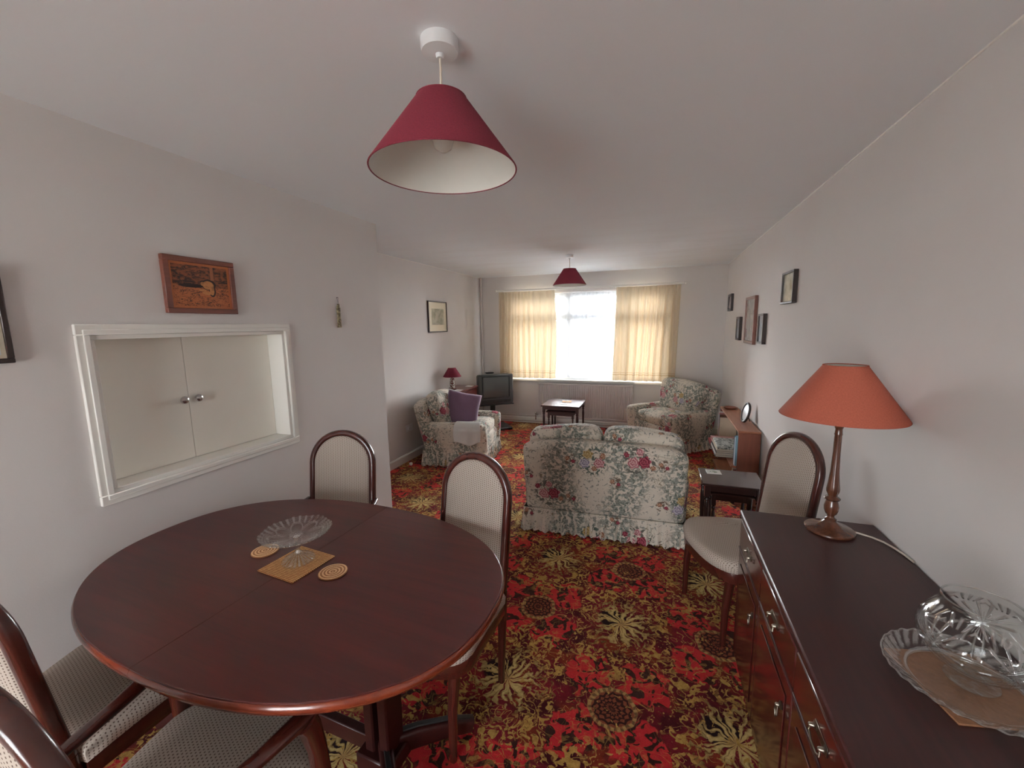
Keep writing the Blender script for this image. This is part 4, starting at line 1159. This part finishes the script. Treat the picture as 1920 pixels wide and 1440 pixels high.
# ================================================================ chest with lamp by the left wall
ch = thing('chest', 'red mahogany chest with brass handles in the corner behind the armchair', 'chest of drawers', (XL+.001, 5.24, 0))
MB().box(0, .345, -.30, .30, .722, .745, .005).obj('top', REDW, ch)
s = MB(); s.box(0.003, .312, -.285, .285, .04, .7215, .003).box(.01, .30, -.27, .27, 0, .04); s.obj('carcass', REDW, ch)
for k in range(3):
    d = MB().box(.3125, .330, -.275, .275, .06+k*.22, .270+k*.22, .004).obj('drawer', REDW, ch)
    m = MB()
    for sg in (-1, 1):
        m.lathe([(.009, 0), (.010, .004), (.005, .008), (.004, .014)], 10, T(.330, sg*.035, .175+k*.22, 0, pi/2, 0))
    m.tube([(.341, -.035, .175+k*.22), (.343, -.036, .160+k*.22), (.343, .0, .150+k*.22), (.343, .036, .160+k*.22), (.341, .035, .175+k*.22)], .003, 6)
    m.obj('handle', BRASS, d)
tl = thing('table_lamp', 'small burgundy shaded lamp on the red chest', 'table lamp', (-2.675, 5.085, .7452))
def mottle(p): P(p, col=mix(ss(.45, .55, noi(coord('Object'), 38, 2.0)), (.62, .58, .50), (.16, .04, .03)), rough=.2, coat=.6)
MOTT = mat('floral_china', mottle)
MB().lathe([(.001, 0), (.052, 0), (.056, .004), (.056, .014), (.046, .020), (.034, .024)], 32).obj('base', REDW, tl)
MB().lathe([(.034, .0245), (.030, .035), (.034, .055), (.040, .085), (.036, .115), (.028, .135), (.030, .150), (.022, .158), (.009, .165), (.009, .20)], 32).obj('column', MOTT, tl)
so = MB(); shade_mesh(so, .050, .125, .125, .001, 56, .180); so = so.obj('shade', SHRED, tl)
li = MB(); shade_mesh(li, .048, .123, .125, .001, 56, .180); li.obj('lining', SHLIN, so)
g = MB().lathe([(.010, .20), (.012, .21), (.012, .25), (.018, .27), (.001, .285)], 16)
for k in range(3): g.tube([(.01*cos(2.1*k), .01*sin(2.1*k), .245), (.05*cos(2.1*k), .05*sin(2.1*k), .302)], .0015, 5)
g.obj('lamp_holder', UPVC, tl)
tag(MB().box(-.05, .05, -.05, .05, 0, .004, .001).obj('coaster', UPVC, loc=(-2.575, 5.42, .7453)), 'white coaster at the window end of the red chest', 'coaster', 'coasters on the red chest')
tag(MB().box(-.05, .05, -.05, .05, 0, .004, .001).obj('coaster', UPVC, loc=(-2.56, 5.03, .7453)), 'white coaster beside the foot of the small burgundy lamp', 'coaster', 'coasters on the red chest')

# ================================================================ bookcase
BX, B0, B1, BH_ = XR-.018, 3.95, 5.09, .675
bc = thing('bookcase', 'low teak bookcase with open shelves along the right wall', 'bookcase', (BX, 0, 0))
MB().box(-.175, 0, B0, B1, BH_-.018, BH_, .002).obj('top', TEAK, bc)
MB().box(-.172, 0, B0+.001, B0+.018, .0, BH_-.0185, .002).obj('side_panel', TEAKS, bc)
MB().box(-.172, 0, B1-.018, B1-.001, .0, BH_-.0185, .002).obj('side_panel', TEAKS, bc)
MB().box(-.010, -.001, B0+.0185, B1-.0185, .06, BH_-.0185).obj('back_panel', CREAM, bc)
MB().box(-.225, -.0105, B0+.0185, B1-.0185, .045, .063, .002).obj('shelf', TEAK, bc)
MB().box(-.215, -.0105, B0+.0185, B1-.0185, .335, .351, .002).obj('shelf', TEAK, bc)
MB().box(-.20, -.02, B0+.0185, B1-.0185, .0, .0445, .001).obj('plinth', DARKW, bc)
PAGES = plain('book_pages', (.60, .55, .46), .8, .08, 60)
BC = {k: plain('book_cover_'+k, c, .4) for k, c in dict(blue=(.06, .12, .22), sky=(.25, .42, .52), white=(.62, .62, .58), red=(.24, .02, .03), brown=(.12, .045, .02), black=(.02, .02, .025), green=(.07, .12, .08), pink=(.45, .22, .22), cream=(.58, .50, .38), orange=(.40, .13, .04)).items()}
def book(label, x, y, z, th, d_, h_, col, group, lie=False, rz=0.0, tilt=0.0):
    """standing: thickness along y, depth along x (spine to -x), height z"""
    t = thing('book', label, 'book', (x, y, z), rz, group)
    m = MB()
    if lie:   # flat: th is height, d_ along x, h_ along y
        m.box(-d_, 0, 0, h_, 0, .002).box(-d_, 0, 0, h_, th-.002, th).box(-d_-.001, -d_+.002, 0, h_, 0, th)
        m.obj('cover', BC[col], t); MB().box(-d_+.002, -.004, .004, h_-.004, .002, th-.002).obj('pages', PAGES, t)
    else:
        m.box(-d_, 0, 0, .002, 0, h_).box(-d_, 0, th-.002, th, 0, h_).box(-d_-.001, -d_+.002, 0, th, 0, h_)
        m.obj('cover', BC[col], t); MB().box(-d_+.002, -.004, .002, th-.002, .003, h_-.006).obj('pages', PAGES, t)
    if tilt: t.rotation_euler[0] = tilt
    return t
bx = BX-.012
y = B0+.019
for i, (th, h_, c, w_) in enumerate(((.026, .27, 'sky', 'pale blue'), (.020, .25, 'white', 'white'), (.022, .26, 'blue', 'dark blue'), (.018, .24, 'black', 'black'))):
    book('%s book standing upright at the near end of the middle shelf' % w_, bx-.01, y, .3515, th, .165, h_, c, 'upright books at the near end of the middle shelf'); y += th+.001
y = B0+.019
for i, (th, h_, c, w_) in enumerate(((.030, .24, 'red', 'dark red'), (.016, .22, 'cream', 'cream'), (.026, .23, 'brown', 'brown'), (.022, .25, 'white', 'white'), (.028, .21, 'green', 'green'))):
    book('%s book standing on the bottom shelf near the dark side table' % w_, bx-.01, y, .0635, th, .165, h_, c, 'upright books on the bottom shelf'); y += th+.001
z = .0635
y = B1-.019
for i, (th, h_, c, w_) in enumerate(((.022, .27, 'white', 'white'), (.020, .26, 'pink', 'pink'), (.026, .24, 'blue', 'dark blue'), (.024, .25, 'brown', 'brown'), (.018, .22, 'cream', 'cream'))):
    y -= th+.001
    book('%s book standing upright at the far end of the middle shelf' % w_, bx-.01, y, .3515, th, .165, h_, c, 'upright books at the far end of the middle shelf')
# stack of large flat volumes on the middle shelf
z = .3515
for i, (th, d_, h_, c, w_) in enumerate(((.020, .30, .36, 'black', 'black'), (.018, .30, .35, 'white', 'white'), (.020, .295, .35, 'black', 'black topped'), (.018, .29, .34, 'cream', 'cream'))):
    book('large %s volume lying flat in the stack on the middle shelf, layer %s' % (w_, ('bottom', 'second', 'third', 'fourth')[i]), bx-.002, 4.20, z, th, d_, h_, c, 'large flat volumes stacked on the middle shelf', lie=True); z += th+.0005
def patf(p): P(p, col=mix(ss(.45, .55, noi(coord('Object'), 22, 1.0, .5, 1.6)), (.10, .12, .11), (.50, .53, .50)), rough=.5)
PATT = mat('grey_green_pattern_cover', patf)
t = thing('album', 'large grey and white patterned album on top of the shelf stack', 'album', (bx-.002, 4.20, z))
MB().box(-.285, 0, 0, .33, 0, .028, .003).obj('cover', PATT, t); MB().box(-.290, -.2855, .005, .325, .004, .024).obj('pages', PAGES, t)
book('red book lying flat beyond the patterned album', bx-.002, 4.60, .3515, .030, .30, .21, 'red', 'small books lying beyond the album', lie=True)
book('pink book lying on the red book beyond the album', bx-.002, 4.605, .382, .024, .28, .19, 'pink', 'small books lying beyond the album', lie=True)
# oval standing frame and small dish on top
ov = thing('standing_oval_frame', 'black oval standing frame on top of the bookcase', 'tabletop frame', (BX-.075, 4.33, BH_+.0003), radians(16))
s = MB(); s.tube([(0, .058*cos(2*pi*k/40), .092+.088*sin(2*pi*k/40)) for k in range(40)], .011, 10, loop=True, mtx=T(0, 0, 0, 0, radians(12), 0)); s.obj('rim', BLACKF, ov)
s = MB(); s.rings([[(dx, .054*cos(2*pi*k/40), .092+.083*sin(2*pi*k/40)) for k in range(40)] for dx in (-.003, .003)], mtx=T(0, 0, 0, 0, radians(12), 0)); s.obj('face', WHITEP, ov)
MB().tube([(.020, 0, .09), (.062, 0, .004)], .004, 6).obj('strut', BLACKF, ov)
tag(MB().lathe([(.001, 0), (.050, 0), (.062, .010), (.064, .018), (.060, .018), (.050, .008), (.001, .006)], 36).obj('wooden_dish', TEAKS, loc=(BX-.09, 4.98, BH_+.0003)), 'small wooden dish at the window end of the bookcase top', 'dish')

# ================================================================ outside
BOUNCE_GND = plain('light_bounce_ground', (.50, .50, .48), .95, .15, 3)  # unseen front ground made pale to bounce light onto the far ceiling
PAVE = plain('pale_paving', (.48, .47, .44), .9, .15, 2)
struct('ground_front', MB().box(-30, 30, YF+.3, 60, -.35, -.15), BOUNCE_GND)
struct('ground_rear', MB().box(-30, 30, -40, YR-.21, -.30, -.06), PAVE)
